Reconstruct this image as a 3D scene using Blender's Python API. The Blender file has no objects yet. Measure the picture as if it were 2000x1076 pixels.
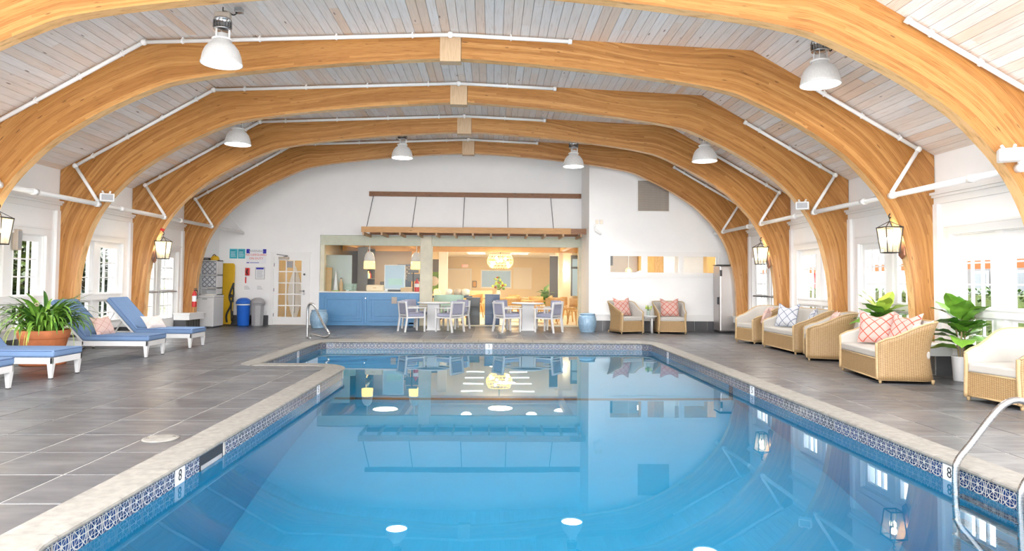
import bpy, bmesh, math, random
from mathutils import Vector, Matrix
random.seed(7)
sc = bpy.context.scene
col = sc.collection
PI = math.pi
# ---------------------------------------------------------------- camera
cam_d = bpy.data.cameras.new('camera'); cam = bpy.data.objects.new('camera', cam_d); col.objects.link(cam)
FPX, W, H = 1320.0, 2000.0, 1076.0
cam_d.sensor_fit = 'HORIZONTAL'; cam_d.sensor_width = 36.0; cam_d.lens = 36.0 * FPX / W
YAW, PITCH, ROLL, CY = 0.0284223, 0.04, 0.0084, 497.489
cam_d.shift_y = (CY - H / 2) / W
cam_d.clip_start = 0.05; cam_d.clip_end = 400
fw = Vector((math.sin(YAW) * math.cos(PITCH), math.cos(YAW) * math.cos(PITCH), math.sin(PITCH)))
rt = Vector((math.cos(YAW), -math.sin(YAW), 0)); up = rt.cross(fw)
rt2 = rt * math.cos(ROLL) + up * math.sin(ROLL); up2 = -rt * math.sin(ROLL) + up * math.cos(ROLL)
cam.matrix_world = Matrix(((rt2.x, up2.x, -fw.x, 0), (rt2.y, up2.y, -fw.y, 0), (rt2.z, up2.z, -fw.z, 1.35), (0, 0, 0, 1)))
sc.camera = cam
# ---------------------------------------------------------------- world, exposure
world = bpy.data.worlds.new('world'); sc.world = world; world.use_nodes = True
bg = world.node_tree.nodes['Background']
bg.inputs['Color'].default_value = (0.98, 0.985, 1.0, 1); bg.inputs['Strength'].default_value = 2.5
vs = sc.view_settings
vs.view_transform = 'Standard'; vs.look = 'None'; vs.gamma = 1.0; vs.use_curve_mapping = False
vs.exposure = 1.87
cy = sc.cycles
cy.use_denoising = True
cy.max_bounces = 7; cy.diffuse_bounces = 4; cy.glossy_bounces = 3; cy.transmission_bounces = 5; cy.transparent_max_bounces = 12
cy.use_adaptive_sampling = True; cy.adaptive_threshold = 0.05; cy.adaptive_min_samples = 16
cy.caustics_reflective = False; cy.use_light_tree = False
cy.sample_clamp_indirect = 5.0
LAMP_W, LANTERN_W, DINING_W = 8.0, 1.1, 27.0
# ---------------------------------------------------------------- mesh helpers
class MB:
    def __init__(self): self.v = []; self.f = []; self.uv = []
    def add(self, vs, fs, uvs=None, M=None):
        n = len(self.v)
        if M is not None: vs = [M @ Vector(p) for p in vs]
        self.v += [tuple(p) for p in vs]
        for i, f in enumerate(fs):
            self.f.append([n + k for k in f]); self.uv.append(uvs[i] if uvs else None)
        return self
    def box(self, x0, x1, y0, y1, z0, z1, M=None):
        if x0 > x1: x0, x1 = x1, x0
        if y0 > y1: y0, y1 = y1, y0
        if z0 > z1: z0, z1 = z1, z0
        v = [(x0,y0,z0),(x1,y0,z0),(x1,y1,z0),(x0,y1,z0),(x0,y0,z1),(x1,y0,z1),(x1,y1,z1),(x0,y1,z1)]
        dx, dy, dz = x1-x0, y1-y0, z1-z0
        f = [(0,3,2,1),(4,5,6,7),(0,1,5,4),(1,2,6,5),(2,3,7,6),(3,0,4,7)]
        q = lambda a, b: [(0,0),(a,0),(a,b),(0,b)]
        u = [[(0,0),(0,dy),(dx,dy),(dx,0)], q(dx,dy), q(dx,dz), q(dy,dz), q(dx,dz), q(dy,dz)]
        return self.add(v, f, u, M)
    def bar(self, p0, p1, w, h):
        p0, p1 = Vector(p0), Vector(p1); d = p1 - p0; L = d.length
        q = d.to_track_quat('Y', 'Z').to_matrix().to_4x4(); q.translation = p0
        return self.box(-w/2, w/2, 0, L, -h/2, h/2, q)
    def cyl(self, p0, p1, r0, r1=None, n=12, cap=True):
        if r1 is None: r1 = r0
        p0, p1 = Vector(p0), Vector(p1)
        q = (p1 - p0).to_track_quat('Z', 'Y').to_matrix()
        vs = []
        for p, r in ((p0, r0), (p1, r1)):
            for i in range(n):
                a = 2*PI*i/n; vs.append(p + q @ Vector((r*math.cos(a), r*math.sin(a), 0)))
        fs = [(i, (i+1) % n, n+(i+1) % n, n+i) for i in range(n)]
        if cap: fs += [tuple(range(n-1, -1, -1)), tuple(range(n, 2*n))]
        return self.add(vs, fs)
    def tube(self, pts, r, n=10, cap=True):
        pts = [Vector(p) for p in pts]; rs = r if isinstance(r, (list, tuple)) else [r]*len(pts)
        vs = []; ref = None
        for i, p in enumerate(pts):
            t = (pts[min(i+1, len(pts)-1)] - pts[max(i-1, 0)]).normalized()
            if ref is None: ref = Vector((0,0,1)) if abs(t.z) < .9 else Vector((1,0,0))
            a = (ref - t*ref.dot(t)).normalized(); ref = a; b = t.cross(a)
            for k in range(n):
                an = 2*PI*k/n; vs.append(p + (a*math.cos(an) + b*math.sin(an))*rs[i])
        fs = []
        for i in range(len(pts)-1):
            for k in range(n):
                fs.append((i*n+k, i*n+(k+1) % n, (i+1)*n+(k+1) % n, (i+1)*n+k))
        if cap: fs += [tuple(range(n-1, -1, -1)), tuple(range((len(pts)-1)*n, len(pts)*n))]
        return self.add(vs, fs)
    def lathe(self, prof, c=(0,0,0), n=24, ribs=0, amp=0):
        vs = []; fs = []
        for r, z in prof:
            for i in range(n):
                a = 2*PI*i/n; rr = r*(1 + (amp*abs(math.sin(ribs*a/2)) if ribs else 0))
                vs.append((c[0]+rr*math.cos(a), c[1]+rr*math.sin(a), c[2]+z))
        for j in range(len(prof)-1):
            for i in range(n): fs.append((j*n+i, j*n+(i+1) % n, (j+1)*n+(i+1) % n, (j+1)*n+i))
        if prof[0][0] > 1e-4: fs.append(tuple(range(n-1, -1, -1)))
        if prof[-1][0] > 1e-4: fs.append(tuple(range((len(prof)-1)*n, len(prof)*n)))
        return self.add(vs, fs)
    def shell(self, prof, c=(0,0,0), n=24):          # open lathe surface, no caps
        vs = []; fs = []
        for r, z in prof:
            for i in range(n):
                a = 2*PI*i/n; vs.append((c[0]+r*math.cos(a), c[1]+r*math.sin(a), c[2]+z))
        for j in range(len(prof)-1):
            for i in range(n): fs.append((j*n+i, j*n+(i+1) % n, (j+1)*n+(i+1) % n, (j+1)*n+i))
        return self.add(vs, fs)
    def ball(self, c, r, n=12, sz=1.0):
        return self.lathe([(r*math.sin(PI*j/(n//2))+1e-5, -r*sz*math.cos(PI*j/(n//2))) for j in range(n//2+1)], c, n)
    def prism(self, poly, axis, a, b):               # polygon extruded along an axis
        m = {'x': lambda p, t: (t, p[0], p[1]), 'y': lambda p, t: (p[0], t, p[1]), 'z': lambda p, t: (p[0], p[1], t)}[axis]
        n = len(poly); vs = [m(p, a) for p in poly] + [m(p, b) for p in poly]
        fs = [tuple(range(n-1, -1, -1)), tuple(range(n, 2*n))] + [(i, (i+1) % n, n+(i+1) % n, n+i) for i in range(n)]
        return self.add(vs, fs)
    def strip(self, A, B, uA=None, uB=None):         # quads between two point rows
        n = len(A); vs = list(A)+list(B); fs = []; us = []
        for i in range(n-1):
            fs.append((i, i+1, n+i+1, n+i))
            if uA: us.append([uA[i], uA[i+1], uB[i+1], uB[i]])
        return self.add(vs, fs, us if uA else None)
    def grid(self, P):                               # 2-D list of points
        n, m = len(P), len(P[0]); vs = [p for r in P for p in r]; fs = []; us = []
        for i in range(n-1):
            for j in range(m-1):
                fs.append((i*m+j, i*m+j+1, (i+1)*m+j+1, (i+1)*m+j))
                us.append([(i/(n-1), j/(m-1)), (i/(n-1), (j+1)/(m-1)), ((i+1)/(n-1), (j+1)/(m-1)), ((i+1)/(n-1), j/(m-1))])
        return self.add(vs, fs, us)
    def gridu(self, P, U):
        n, m = len(P), len(P[0]); vs = [p for r in P for p in r]; fs = []; us = []
        for i in range(n-1):
            for j in range(m-1):
                fs.append((i*m+j, i*m+j+1, (i+1)*m+j+1, (i+1)*m+j)); us.append([U[i][j], U[i][j+1], U[i+1][j+1], U[i+1][j]])
        return self.add(vs, fs, us)
    def mesh(self, name, mat=None, smooth=False):
        me = bpy.data.meshes.new(name); me.from_pydata(self.v, [], self.f)
        if any(u for u in self.uv):
            L = me.uv_layers.new(name='UVMap'); k = 0; d = []
            for f, u in zip(self.f, self.uv):
                for i in range(len(f)): d += list(u[i]) if u else [0, 0]
            L.data.foreach_set('uv', d)
        if mat is not None: me.materials.append(MAT[mat])
        if smooth: me.polygons.foreach_set('use_smooth', [True]*len(me.polygons))
        me.update(); return me
    def build(self, name, mat, parent=None, smooth=False, bev=0, seg=2, loc=None, rotz=0, thick=0, sub=0):
        o = bpy.data.objects.new(name, self.mesh(name, mat, smooth or bev > 0 and seg > 1)); col.objects.link(o)
        if parent is not None: o.parent = parent
        if loc is not None: o.location = loc
        if rotz: o.rotation_euler = (0, 0, rotz)
        if thick:
            m = o.modifiers.new('solid', 'SOLIDIFY'); m.thickness = thick; m.offset = 0
        if bev:
            m = o.modifiers.new('bevel', 'BEVEL'); m.width = bev; m.segments = seg; m.limit_method = 'ANGLE'; m.angle_limit = 0.6; m.harden_normals = True
        if sub:
            m = o.modifiers.new('sub', 'SUBSURF'); m.levels = sub; m.render_levels = sub
        return o
def tag(o, label=None, cat=None, group=None, kind=None):
    if label: o['label'] = label
    if cat: o['category'] = cat
    if group: o['group'] = group
    if kind: o['kind'] = kind
    return o
def thing(name, label, cat, loc=(0,0,0), rotz=0, group=None, kind=None):
    o = bpy.data.objects.new(name, None); col.objects.link(o); o.empty_display_size = .1
    o.location = loc; o.rotation_euler = (0, 0, rotz)
    return tag(o, label, cat, group, kind)
def struct(name, kind='structure', label=None):
    o = bpy.data.objects.new(name, None); col.objects.link(o); o['kind'] = kind
    if label: o['label'] = label
    return o
def inst(name, me, parent, loc=(0,0,0), rot=(0,0,0), scl=(1,1,1)):
    o = bpy.data.objects.new(name, me); col.objects.link(o); o.parent = parent
    o.location = loc; o.rotation_euler = rot; o.scale = scl; return o
def dup(root, loc=None, rotz=None, label=None, group=None):
    def cp(o, par):
        c = o.copy(); col.objects.link(c); c.parent = par
        for ch in list(o.children): cp(ch, c)
        return c
    r = cp(root, None)
    if loc is not None: r.location = loc
    if rotz is not None: r.rotation_euler = (0, 0, rotz)
    if label: r['label'] = label
    if group: r['group'] = group
    return r
def lerp(a, b, t): return a + (b-a)*t
def catmull(pts, n=6):
    P = [Vector(p) for p in pts]; out = []
    for i in range(len(P)-1):
        p0 = P[max(i-1, 0)]; p1 = P[i]; p2 = P[i+1]; p3 = P[min(i+2, len(P)-1)]
        for k in range(n):
            t = k/n
            out.append(.5*((2*p1)+(p2-p0)*t+(2*p0-5*p1+4*p2-p3)*t*t+(3*p1-p0-3*p2+p3)*t**3))
    out.append(P[-1]); return out
def text_mesh(s, size, mat, depth=0.0008, align='CENTER'):
    cu = bpy.data.curves.new('lettering', 'FONT'); cu.body = s; cu.size = size; cu.extrude = depth
    cu.align_x = align; cu.align_y = 'CENTER'; cu.resolution_u = 2
    t = bpy.data.objects.new('lettering', cu); col.objects.link(t)
    dg = bpy.context.evaluated_depsgraph_get(); dg.update()
    me = bpy.data.meshes.new_from_object(t.evaluated_get(dg)); bpy.data.objects.remove(t)
    me.materials.clear(); me.materials.append(MAT[mat]); return me
# ---------------------------------------------------------------- materials
MAT = {}
class NT:
    def __init__(self, name):
        m = bpy.data.materials.new(name); m.use_nodes = True; self.m = m; self.t = m.node_tree
        self.b = self.t.nodes['Principled BSDF']; self.out = self.t.nodes['Material Output']; MAT[name] = m
    def n(self, typ, **kw):
        x = self.t.nodes.new(typ)
        for k, v in kw.items():
            if k.startswith('i_'):
                key = k[2:]; key = int(key) if key.isdigit() else key.replace('_', ' ')
                x.inputs[key].default_value = v
            else: setattr(x, k, v)
        return x
    def l(self, a, b): self.t.links.new(a, b)
    def coord(self, which='Object', scale=(1,1,1)):
        c = self.n('ShaderNodeTexCoord'); m = self.n('ShaderNodeMapping'); m.inputs['Scale'].default_value = scale
        self.l(c.outputs[which], m.inputs['Vector']); return m.outputs[0]
    def noise(self, vec, scale=5, detail=4, rough=.55):
        x = self.n('ShaderNodeTexNoise'); x.inputs['Scale'].default_value = scale; x.inputs['Detail'].default_value = detail
        x.inputs['Roughness'].default_value = rough
        if vec is not None: self.l(vec, x.inputs['Vector'])
        return x.outputs['Fac']
    def ramp(self, fac, stops):
        r = self.n('ShaderNodeValToRGB'); e = r.color_ramp.elements
        while len(e) < len(stops): e.new(.5)
        for i, (p, c) in enumerate(stops): e[i].position = p; e[i].color = (*c, 1) if len(c) == 3 else c
        self.l(fac, r.inputs[0]); return r.outputs[0]
    def math(self, op, a, b=None, clamp=False):
        x = self.n('ShaderNodeMath'); x.operation = op; x.use_clamp = clamp
        for i, q in enumerate((a, b)):
            if q is None: continue
            if isinstance(q, (int, float)): x.inputs[i].default_value = q
            else: self.l(q, x.inputs[i])
        return x.outputs[0]
    def mix(self, fac, a, b, mode='MIX'):
        x = self.n('ShaderNodeMix'); x.data_type = 'RGBA'; x.blend_type = mode
        for q, i in ((fac, 0), (a, 6), (b, 7)):
            if isinstance(q, (int, float)): x.inputs[i].default_value = q
            elif isinstance(q, tuple): x.inputs[i].default_value = (*q, 1) if len(q) == 3 else q
            else: self.l(q, x.inputs[i])
        return x.outputs[2]
    def bump(self, h, strength=.3, dist=.01):
        b = self.n('ShaderNodeBump'); b.inputs['Strength'].default_value = strength; b.inputs['Distance'].default_value = dist
        self.l(h, b.inputs['Height']); self.l(b.outputs[0], self.b.inputs['Normal']); return self
    def set(self, color=None, rough=.5, metal=0, spec=None):
        if color is not None:
            if isinstance(color, tuple): self.b.inputs['Base Color'].default_value = (*color, 1)
            else: self.l(color, self.b.inputs['Base Color'])
        if isinstance(rough, (int, float)): self.b.inputs['Roughness'].default_value = rough
        else: self.l(rough, self.b.inputs['Roughness'])
        self.b.inputs['Metallic'].default_value = metal
        if spec is not None: self.b.inputs['Specular IOR Level'].default_value = spec
        return self
    def sep(self, vec):
        s = self.n('ShaderNodeSeparateXYZ'); self.l(vec, s.inputs[0]); return s.outputs
    def rnd(self):                                   # one random value for each piece, own object or island of a joined mesh
        a = self.n('ShaderNodeObjectInfo').outputs['Random']; b = self.n('ShaderNodeNewGeometry').outputs['Random Per Island']
        return self.math('FRACT', self.math('ADD', a, b))
def plain(name, color, rough=.5, metal=0, var=.06, vs=6, spec=None, bump=0):
    t = NT(name); v = t.coord('Object'); nz = t.noise(v, vs, 4)
    c0 = tuple(max(0, c*(1-var)) for c in color); c1 = tuple(min(1, c*(1+var)) for c in color)
    t.set(t.ramp(nz, [(.3, c0), (.7, c1)]), rough, metal, spec)
    if bump: t.bump(t.noise(v, vs*8, 3), bump, .004)
    return t
def fabric(name, color, var=.08, weave=420):
    t = NT(name); v = t.coord('Object'); a = t.noise(v, weave, 2); b = t.noise(v, 5, 3)
    f = t.math('ADD', t.math('MULTIPLY', a, .5), t.math('MULTIPLY', b, .5))
    t.set(t.ramp(f, [(.3, tuple(c*(1-var) for c in color)), (.7, tuple(min(1, c*(1+var)) for c in color))]), .9, 0, .2)
    t.bump(a, .25, .002); return t
def emit(name, color, strength, base=(.9,.9,.9)):
    t = NT(name); t.set(base, .4)
    t.b.inputs['Emission Color'].default_value = (*color, 1); t.b.inputs['Emission Strength'].default_value = strength
    nz = t.noise(t.coord('Object'), 8, 2); t.l(t.ramp(nz, [(0, tuple(c*.96 for c in base)), (1, base)]), t.b.inputs['Base Color'])
    return t
plain('wall_white', (.91,.91,.905), .75, var=.015, vs=2, bump=.04)
plain('trim_white', (.87,.87,.86), .4, var=.012, vs=3)
plain('pipe_white', (.92,.92,.91), .35, var=.02)
plain('powder_white', (.68,.68,.68), .35, var=.02)
plain('plastic_white', (.84,.84,.83), .4, var=.02)
plain('grout', (.34,.325,.305), .85, var=.1, vs=20)
plain('grout_pool', (.62,.62,.60), .8, var=.1, vs=20)
plain('dark_gap', (.30,.22,.16), .8)
plain('black_iron', (.035,.032,.03), .45, .6)
plain('bronze', (.10,.065,.05), .35, .8)
plain('black_rubber', (.03,.03,.03), .7)
plain('black_plastic', (.03,.03,.035), .45)
plain('dark_grey', (.10,.105,.11), .4)
plain('grey_plastic', (.36,.36,.37), .45)
plain('blue_bin', (.02,.14,.62), .35)
plain('yellow_plastic', (.66,.40,.015), .4, var=.04)
plain('red_paint', (.62,.03,.03), .35)
plain('blue_paint', (.10,.28,.52), .38, var=.03)
plain('navy_paint', (.02,.06,.16), .25)
plain('mint_paint', (.45,.68,.60), .5)
plain('sage_paint', (.56,.58,.47), .55, var=.05)
plain('cream_wall', (.86,.72,.50), .7, var=.03, vs=2)
plain('cream_ceiling', (.86,.80,.70), .7, var=.02, vs=2)
plain('beige_wall', (.62,.54,.45), .7, var=.03, vs=2)
plain('terracotta', (.50,.16,.06), .75, var=.12, vs=9, bump=.1)
plain('soil', (.06,.04,.025), .95)
plain('basin', (.010,.35,.58), .6, var=.03, vs=1.5)
plain('basin_line', (.03,.05,.07), .6)
plain('stool_glaze', (.26,.40,.54), .22, var=.15, vs=14)
plain('pale_wood_post', (.70,.66,.52), .55, var=.08, vs=4)
plain('orange_canvas', (.42,.07,.01), .8)
plain('pale_canvas', (.15,.145,.13), .8)
plain('bounce_pale', (.85,.85,.84), .8, var=.04, vs=2)
plain('pavement', (.26,.26,.255), .85, var=.08, vs=2)
plain('lawn', (.18,.32,.08), .9, var=.2, vs=3)
plain('house_wall', (.16,.17,.17), .8); plain('house_white', (.13,.13,.13), .8)
plain('house_dark', (.10,.12,.13), .3)
plain('house_roof', (.30,.30,.31), .8)
plain('fence_wood', (.34,.36,.26), .8, var=.15)
plain('teal_print', (.05,.42,.52), .45)
plain('sign_white', (.85,.86,.88), .4, var=.01)
plain('sign_blue', (.02,.02,.42), .4)
plain('sign_red', (.72,.05,.06), .4)
plain('ink_black', (.02,.02,.02), .5)
plain('ink_grey', (.35,.35,.37), .6)
plain('vent_tan', (.50,.43,.36), .5)
plain('cardboard', (.62,.44,.24), .8)
plain('stem_brown', (.30,.22,.12), .7)
fabric('fabric_blue', (.16,.25,.42)); fabric('fabric_lavender', (.34,.35,.45)); fabric('fabric_cream', (.46,.435,.40), .04)
fabric('fabric_piping', (.10,.16,.30))
t = NT('stainless'); t.set((.46,.465,.47), t.ramp(t.noise(t.coord('Object', (1,1,40)), 12, 3), [(0,(.18,)*3),(1,(.34,)*3)]), 1)
t = NT('fridge_steel'); t.set((.50,.47,.46), t.ramp(t.noise(t.coord('Object', (30,30,.6)), 8, 3), [(0,(.25,)*3),(1,(.42,)*3)]), .9)
t = NT('copper_patina'); t.set(t.ramp(t.noise(t.coord('Object'), 5, 3), [(.35,(.13,.08,.07)),(.7,(.42,.20,.13))]), .35, .8)
# glued laminated timber: UV runs along and across the arch
t = NT('glulam'); uv = t.coord('UV'); u, v, _ = t.sep(uv)
lam = t.math('FLOOR', t.math('MULTIPLY', v, 1/.038)); cell = t.math('FLOOR', t.math('ADD', t.math('MULTIPLY', u, .42), t.math('MULTIPLY', lam, .37)))
wn = t.n('ShaderNodeTexWhiteNoise', noise_dimensions='2D'); cx = t.n('ShaderNodeCombineXYZ'); t.l(lam, cx.inputs[0]); t.l(cell, cx.inputs[1]); t.l(cx.outputs[0], wn.inputs['Vector'])
gv = t.n('ShaderNodeMapping'); gv.inputs['Scale'].default_value = (1.1, 26, 1); t.l(uv, gv.inputs['Vector'])
g = t.noise(gv.outputs[0], 3.0, 7, .62)
base = t.ramp(wn.outputs['Value'], [(0,(.37,.160,.042)),(.35,(.44,.200,.055)),(.7,(.49,.235,.068)),(1,(.57,.295,.10))])
gr = t.ramp(g, [(.30,(.42,.30,.20)),(.42,(.82,.76,.68)),(.52,(1,1,1)),(.66,(1,1,1)),(.8,(.86,.78,.68))])
c = t.mix(.85, base, gr, 'MULTIPLY')
kv = t.n('ShaderNodeMapping'); kv.inputs['Scale'].default_value = (1.5, 7, 1); t.l(uv, kv.inputs['Vector'])
vo = t.n('ShaderNodeTexVoronoi'); vo.inputs['Scale'].default_value = 1.5; t.l(kv.outputs[0], vo.inputs['Vector'])
c = t.mix(t.ramp(vo.outputs['Distance'], [(.05,(1,1,1)),(.10,(0,0,0))]), c, (.16,.065,.02))
t.set(c, .38); t.bump(g, .06, .004)
tm_ = MAT['glulam'].copy(); tm_.name = 'glulam_bounce_lit'; MAT['glulam_bounce_lit'] = tm_  # paler copy for arch undersides, bounce light from below put into the colour
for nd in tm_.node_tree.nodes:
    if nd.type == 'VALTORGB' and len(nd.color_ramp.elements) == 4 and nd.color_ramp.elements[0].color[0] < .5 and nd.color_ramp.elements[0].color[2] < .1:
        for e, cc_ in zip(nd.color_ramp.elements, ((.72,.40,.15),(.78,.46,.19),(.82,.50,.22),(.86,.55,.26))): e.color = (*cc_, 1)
# timber with grain along object X or Y
def timber(name, c0, c1, stretch, knots=True, rough=.45):
    t = NT(name); v = t.coord('Object', stretch); g = t.noise(v, 4, 6, .6)
    c = t.ramp(g, [(.3, c0), (.7, c1)])
    if knots:
        vo = t.n('ShaderNodeTexVoronoi'); vo.inputs['Scale'].default_value = 2.2; t.l(t.coord('Object', tuple(max(.8, s*.25) for s in stretch)), vo.inputs['Vector'])
        c = t.mix(t.ramp(vo.outputs['Distance'], [(.05,(1,1,1)),(.1,(0,0,0))]), c, tuple(q*.25 for q in c0))
    t.set(c, rough); t.bump(g, .08, .004); return t
timber('awning_wood', (.16,.065,.025), (.30,.13,.05), (1.2, 14, 14))
timber('awning_fascia', (.40,.20,.06), (.58,.31,.11), (1.2, 14, 14))
timber('rafter_wood', (.34,.19,.09), (.52,.33,.18), (14, 1.2, 14), False)
timber('ridge_wood', (.50,.34,.20), (.64,.46,.29), (14, 14, 1.5), False)
timber('orange_beam', (.62,.33,.09), (.78,.46,.15), (1.5, 9, 9), False)
timber('chair_wood', (.56,.31,.10), (.72,.43,.17), (9, 9, 2), False)
timber('panel_wood', (.70,.36,.10), (.82,.46,.15), (9, 9, 1), False)
# whitewashed pine boards
t = NT('plank'); r = t.rnd(); v = t.coord('Object', (18, .9, 18)); ad = t.n('ShaderNodeVectorMath', operation='ADD'); t.l(v, ad.inputs[0])
cc = t.n('ShaderNodeCombineXYZ'); t.l(t.math('MULTIPLY', r, 60), cc.inputs[1]); t.l(cc.outputs[0], ad.inputs[1])
g = t.noise(ad.outputs[0], 2.6, 6, .6)
base = t.ramp(r, [(0,(.85,.79,.75)),(.25,(.92,.89,.87)),(.5,(.87,.77,.69)),(.72,(.86,.83,.81)),(.88,(.86,.68,.54)),(1,(.85,.82,.80))])
c = t.mix(.75, base, t.ramp(g, [(.25,(.72,.62,.54)),(.45,(.95,.93,.91)),(.7,(1.04,1.03,1.02))]), 'MULTIPLY')
kv = t.coord('Object', (7, 1.6, 7)); vo = t.n('ShaderNodeTexVoronoi'); vo.inputs['Scale'].default_value = 1.0; t.l(kv, vo.inputs['Vector'])
c = t.mix(t.ramp(vo.outputs['Distance'], [(.05,(1,1,1)),(.10,(0,0,0))]), c, (.28,.20,.16))
t.set(c, .6); t.bump(g, .08, .003)
# grey slate paving
t = NT('slate'); r = t.rnd(); v = t.coord('Object'); ad = t.n('ShaderNodeVectorMath', operation='ADD'); t.l(v, ad.inputs[0])
cc = t.n('ShaderNodeCombineXYZ'); t.l(t.math('MULTIPLY', r, 40), cc.inputs[0]); t.l(t.math('MULTIPLY', r, 23), cc.inputs[1]); t.l(cc.outputs[0], ad.inputs[1])
mp = t.n('ShaderNodeMapping'); mp.inputs['Scale'].default_value = (.7, 2.0, 1); mp.inputs['Rotation'].default_value = (0,0,.25); t.l(ad.outputs[0], mp.inputs['Vector'])
n1 = t.noise(mp.outputs[0], 1.3, 5, .5); n2 = t.noise(mp.outputs[0], 5, 4, .5)
base = t.ramp(n1, [(.25,(.055,.058,.067)),(.42,(.088,.09,.098)),(.58,(.112,.113,.119)),(.78,(.195,.194,.196))])
c = t.mix(.85, base, t.ramp(r, [(0,(.70,.70,.73)),(.4,(1.0,.99,.98)),(.7,(.85,.85,.87)),(1,(1.2,1.16,1.12))]), 'MULTIPLY')
t.set(c, t.ramp(n2, [(.3,(.28,)*3),(.7,(.42,)*3)]), 0, .5); t.bump(t.math('ADD', n1, t.math('MULTIPLY', n2, .25)), .10, .02)
t = plain('coping', (.235,.222,.20), .55, var=.2, vs=14, bump=.12)
# patterned waterline tile: navy ground, pale lattice with rosettes, drawn on the tile's own UV
t = NT('pool_tile'); u, v, _ = t.sep(t.coord('UV'))
cu = t.math('ABSOLUTE', t.math('SUBTRACT', u, .5)); cv = t.math('ABSOLUTE', t.math('SUBTRACT', v, .5))
def line(d, w): return t.math('LESS_THAN', t.math('ABSOLUTE', d), w)
m = line(cu, .022)
for d in (cv,): m = t.math('MAXIMUM', m, line(d, .022))
m = t.math('MAXIMUM', m, line(t.math('SUBTRACT', cu, cv), .024))
for q in (.25,):
    m = t.math('MAXIMUM', m, line(t.math('SUBTRACT', cu, q), .014)); m = t.math('MAXIMUM', m, line(t.math('SUBTRACT', cv, q), .014))
rad = t.math('SQRT', t.math('ADD', t.math('MULTIPLY', cu, cu), t.math('MULTIPLY', cv, cv)))
m = t.math('MAXIMUM', m, line(t.math('SUBTRACT', rad, .42), .028)); m = t.math('MAXIMUM', m, t.math('LESS_THAN', rad, .09))
m = t.math('MAXIMUM', m, t.math('GREATER_THAN', t.math('MAXIMUM', cu, cv), .475))
gd = t.mix(t.rnd(), (.006,.014,.06), (.010,.028,.12))
t.set(t.mix(m, gd, (.40,.385,.36)), .15)
# water: smooth dielectric, faint blue
t = NT('water'); t.t.nodes.remove(t.b)
gl = t.n('ShaderNodeBsdfGlass'); gl.inputs['IOR'].default_value = 1.333; gl.inputs['Roughness'].default_value = 0.0; gl.inputs['Color'].default_value = (.86,.95,1.0,1)
nz = t.noise(t.coord('Object'), .9, 2); b = t.n('ShaderNodeBump'); b.inputs['Strength'].default_value = .05; b.inputs['Distance'].default_value = .012
t.l(nz, b.inputs['Height']); t.l(b.outputs[0], gl.inputs['Normal']); t.l(gl.outputs[0], t.out.inputs['Surface'])
# thin pane glass
def pane_glass(name, tint, refl=1.0, frost=0):
    t = NT(name); t.t.nodes.remove(t.b)
    tr = t.n('ShaderNodeBsdfTransparent'); tr.inputs[0].default_value = (*tint, 1); gs = t.n('ShaderNodeBsdfGlossy'); gs.inputs['Roughness'].default_value = .01
    ge = t.n('ShaderNodeNewGeometry'); dt = t.n('ShaderNodeVectorMath', operation='DOT_PRODUCT'); t.l(ge.outputs['Normal'], dt.inputs[0]); t.l(ge.outputs['Incoming'], dt.inputs[1])
    fr = t.math('ADD', .03, t.math('MULTIPLY', .97, t.math('POWER', t.math('SUBTRACT', 1.0, t.math('ABSOLUTE', dt.outputs['Value'])), 5.0))); mx = t.n('ShaderNodeMixShader')
    nz = t.ramp(t.noise(t.coord('Object'), 2, 2), [(0,(.97*refl,)*3),(1,(refl,)*3)])
    t.l(t.math('MULTIPLY', fr, nz), mx.inputs[0]); src = tr.outputs[0]
    if frost:
        tl_ = t.n('ShaderNodeBsdfTranslucent'); tl_.inputs[0].default_value = (.95,.88,.74,1); m2 = t.n('ShaderNodeMixShader'); m2.inputs[0].default_value = frost
        t.l(tr.outputs[0], m2.inputs[1]); t.l(tl_.outputs[0], m2.inputs[2]); src = m2.outputs[0]
    t.l(src, mx.inputs[1]); t.l(gs.outputs[0], mx.inputs[2]); t.l(mx.outputs[0], t.out.inputs['Surface'])
pane_glass('pane', (.97,.985,.98)); pane_glass('pane_clear', (.97,.985,.975), .35); pane_glass('lantern_glass', (.98,.95,.88), .5, .22)
t = NT('frosted_glass'); t.set((.70,.80,.76), .35); t.b.inputs['Transmission Weight'].default_value = .45
t.l(t.ramp(t.noise(t.coord('Object'), 1.5, 2), [(0,(.62,.74,.70)),(1,(.74,.83,.80))]), t.b.inputs['Base Color'])
# woven wicker on UV in metres
def wicker(name, c0, c1, c2):
    t = NT(name); u, v, _ = t.sep(t.coord('UV'))
    a = t.math('SINE', t.math('MULTIPLY', v, 2*PI/.024)); s = t.math('SINE', t.math('MULTIPLY', u, 2*PI/.06))
    par = t.math('MULTIPLY', a, t.math('SIGN', s)); st = t.math('ABSOLUTE', t.math('SINE', t.math('MULTIPLY', u, PI/.03)))
    h = t.math('ADD', t.math('MULTIPLY', par, .16), t.math('MULTIPLY', st, .5))
    n = t.noise(t.coord('UV', (5, 40, 1)), 3, 4)
    f = t.math('ADD', t.math('MULTIPLY', h, .55), t.math('MULTIPLY', n, .65))
    t.set(t.ramp(f, [(.12, c0), (.42, c1), (.8, c2)]), .55); t.bump(h, .3, .004)
wicker('wicker', (.12,.06,.022), (.31,.188,.08), (.45,.31,.155))
plain('rattan_trim', (.46,.32,.165), .5, var=.08, vs=20)
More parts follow.
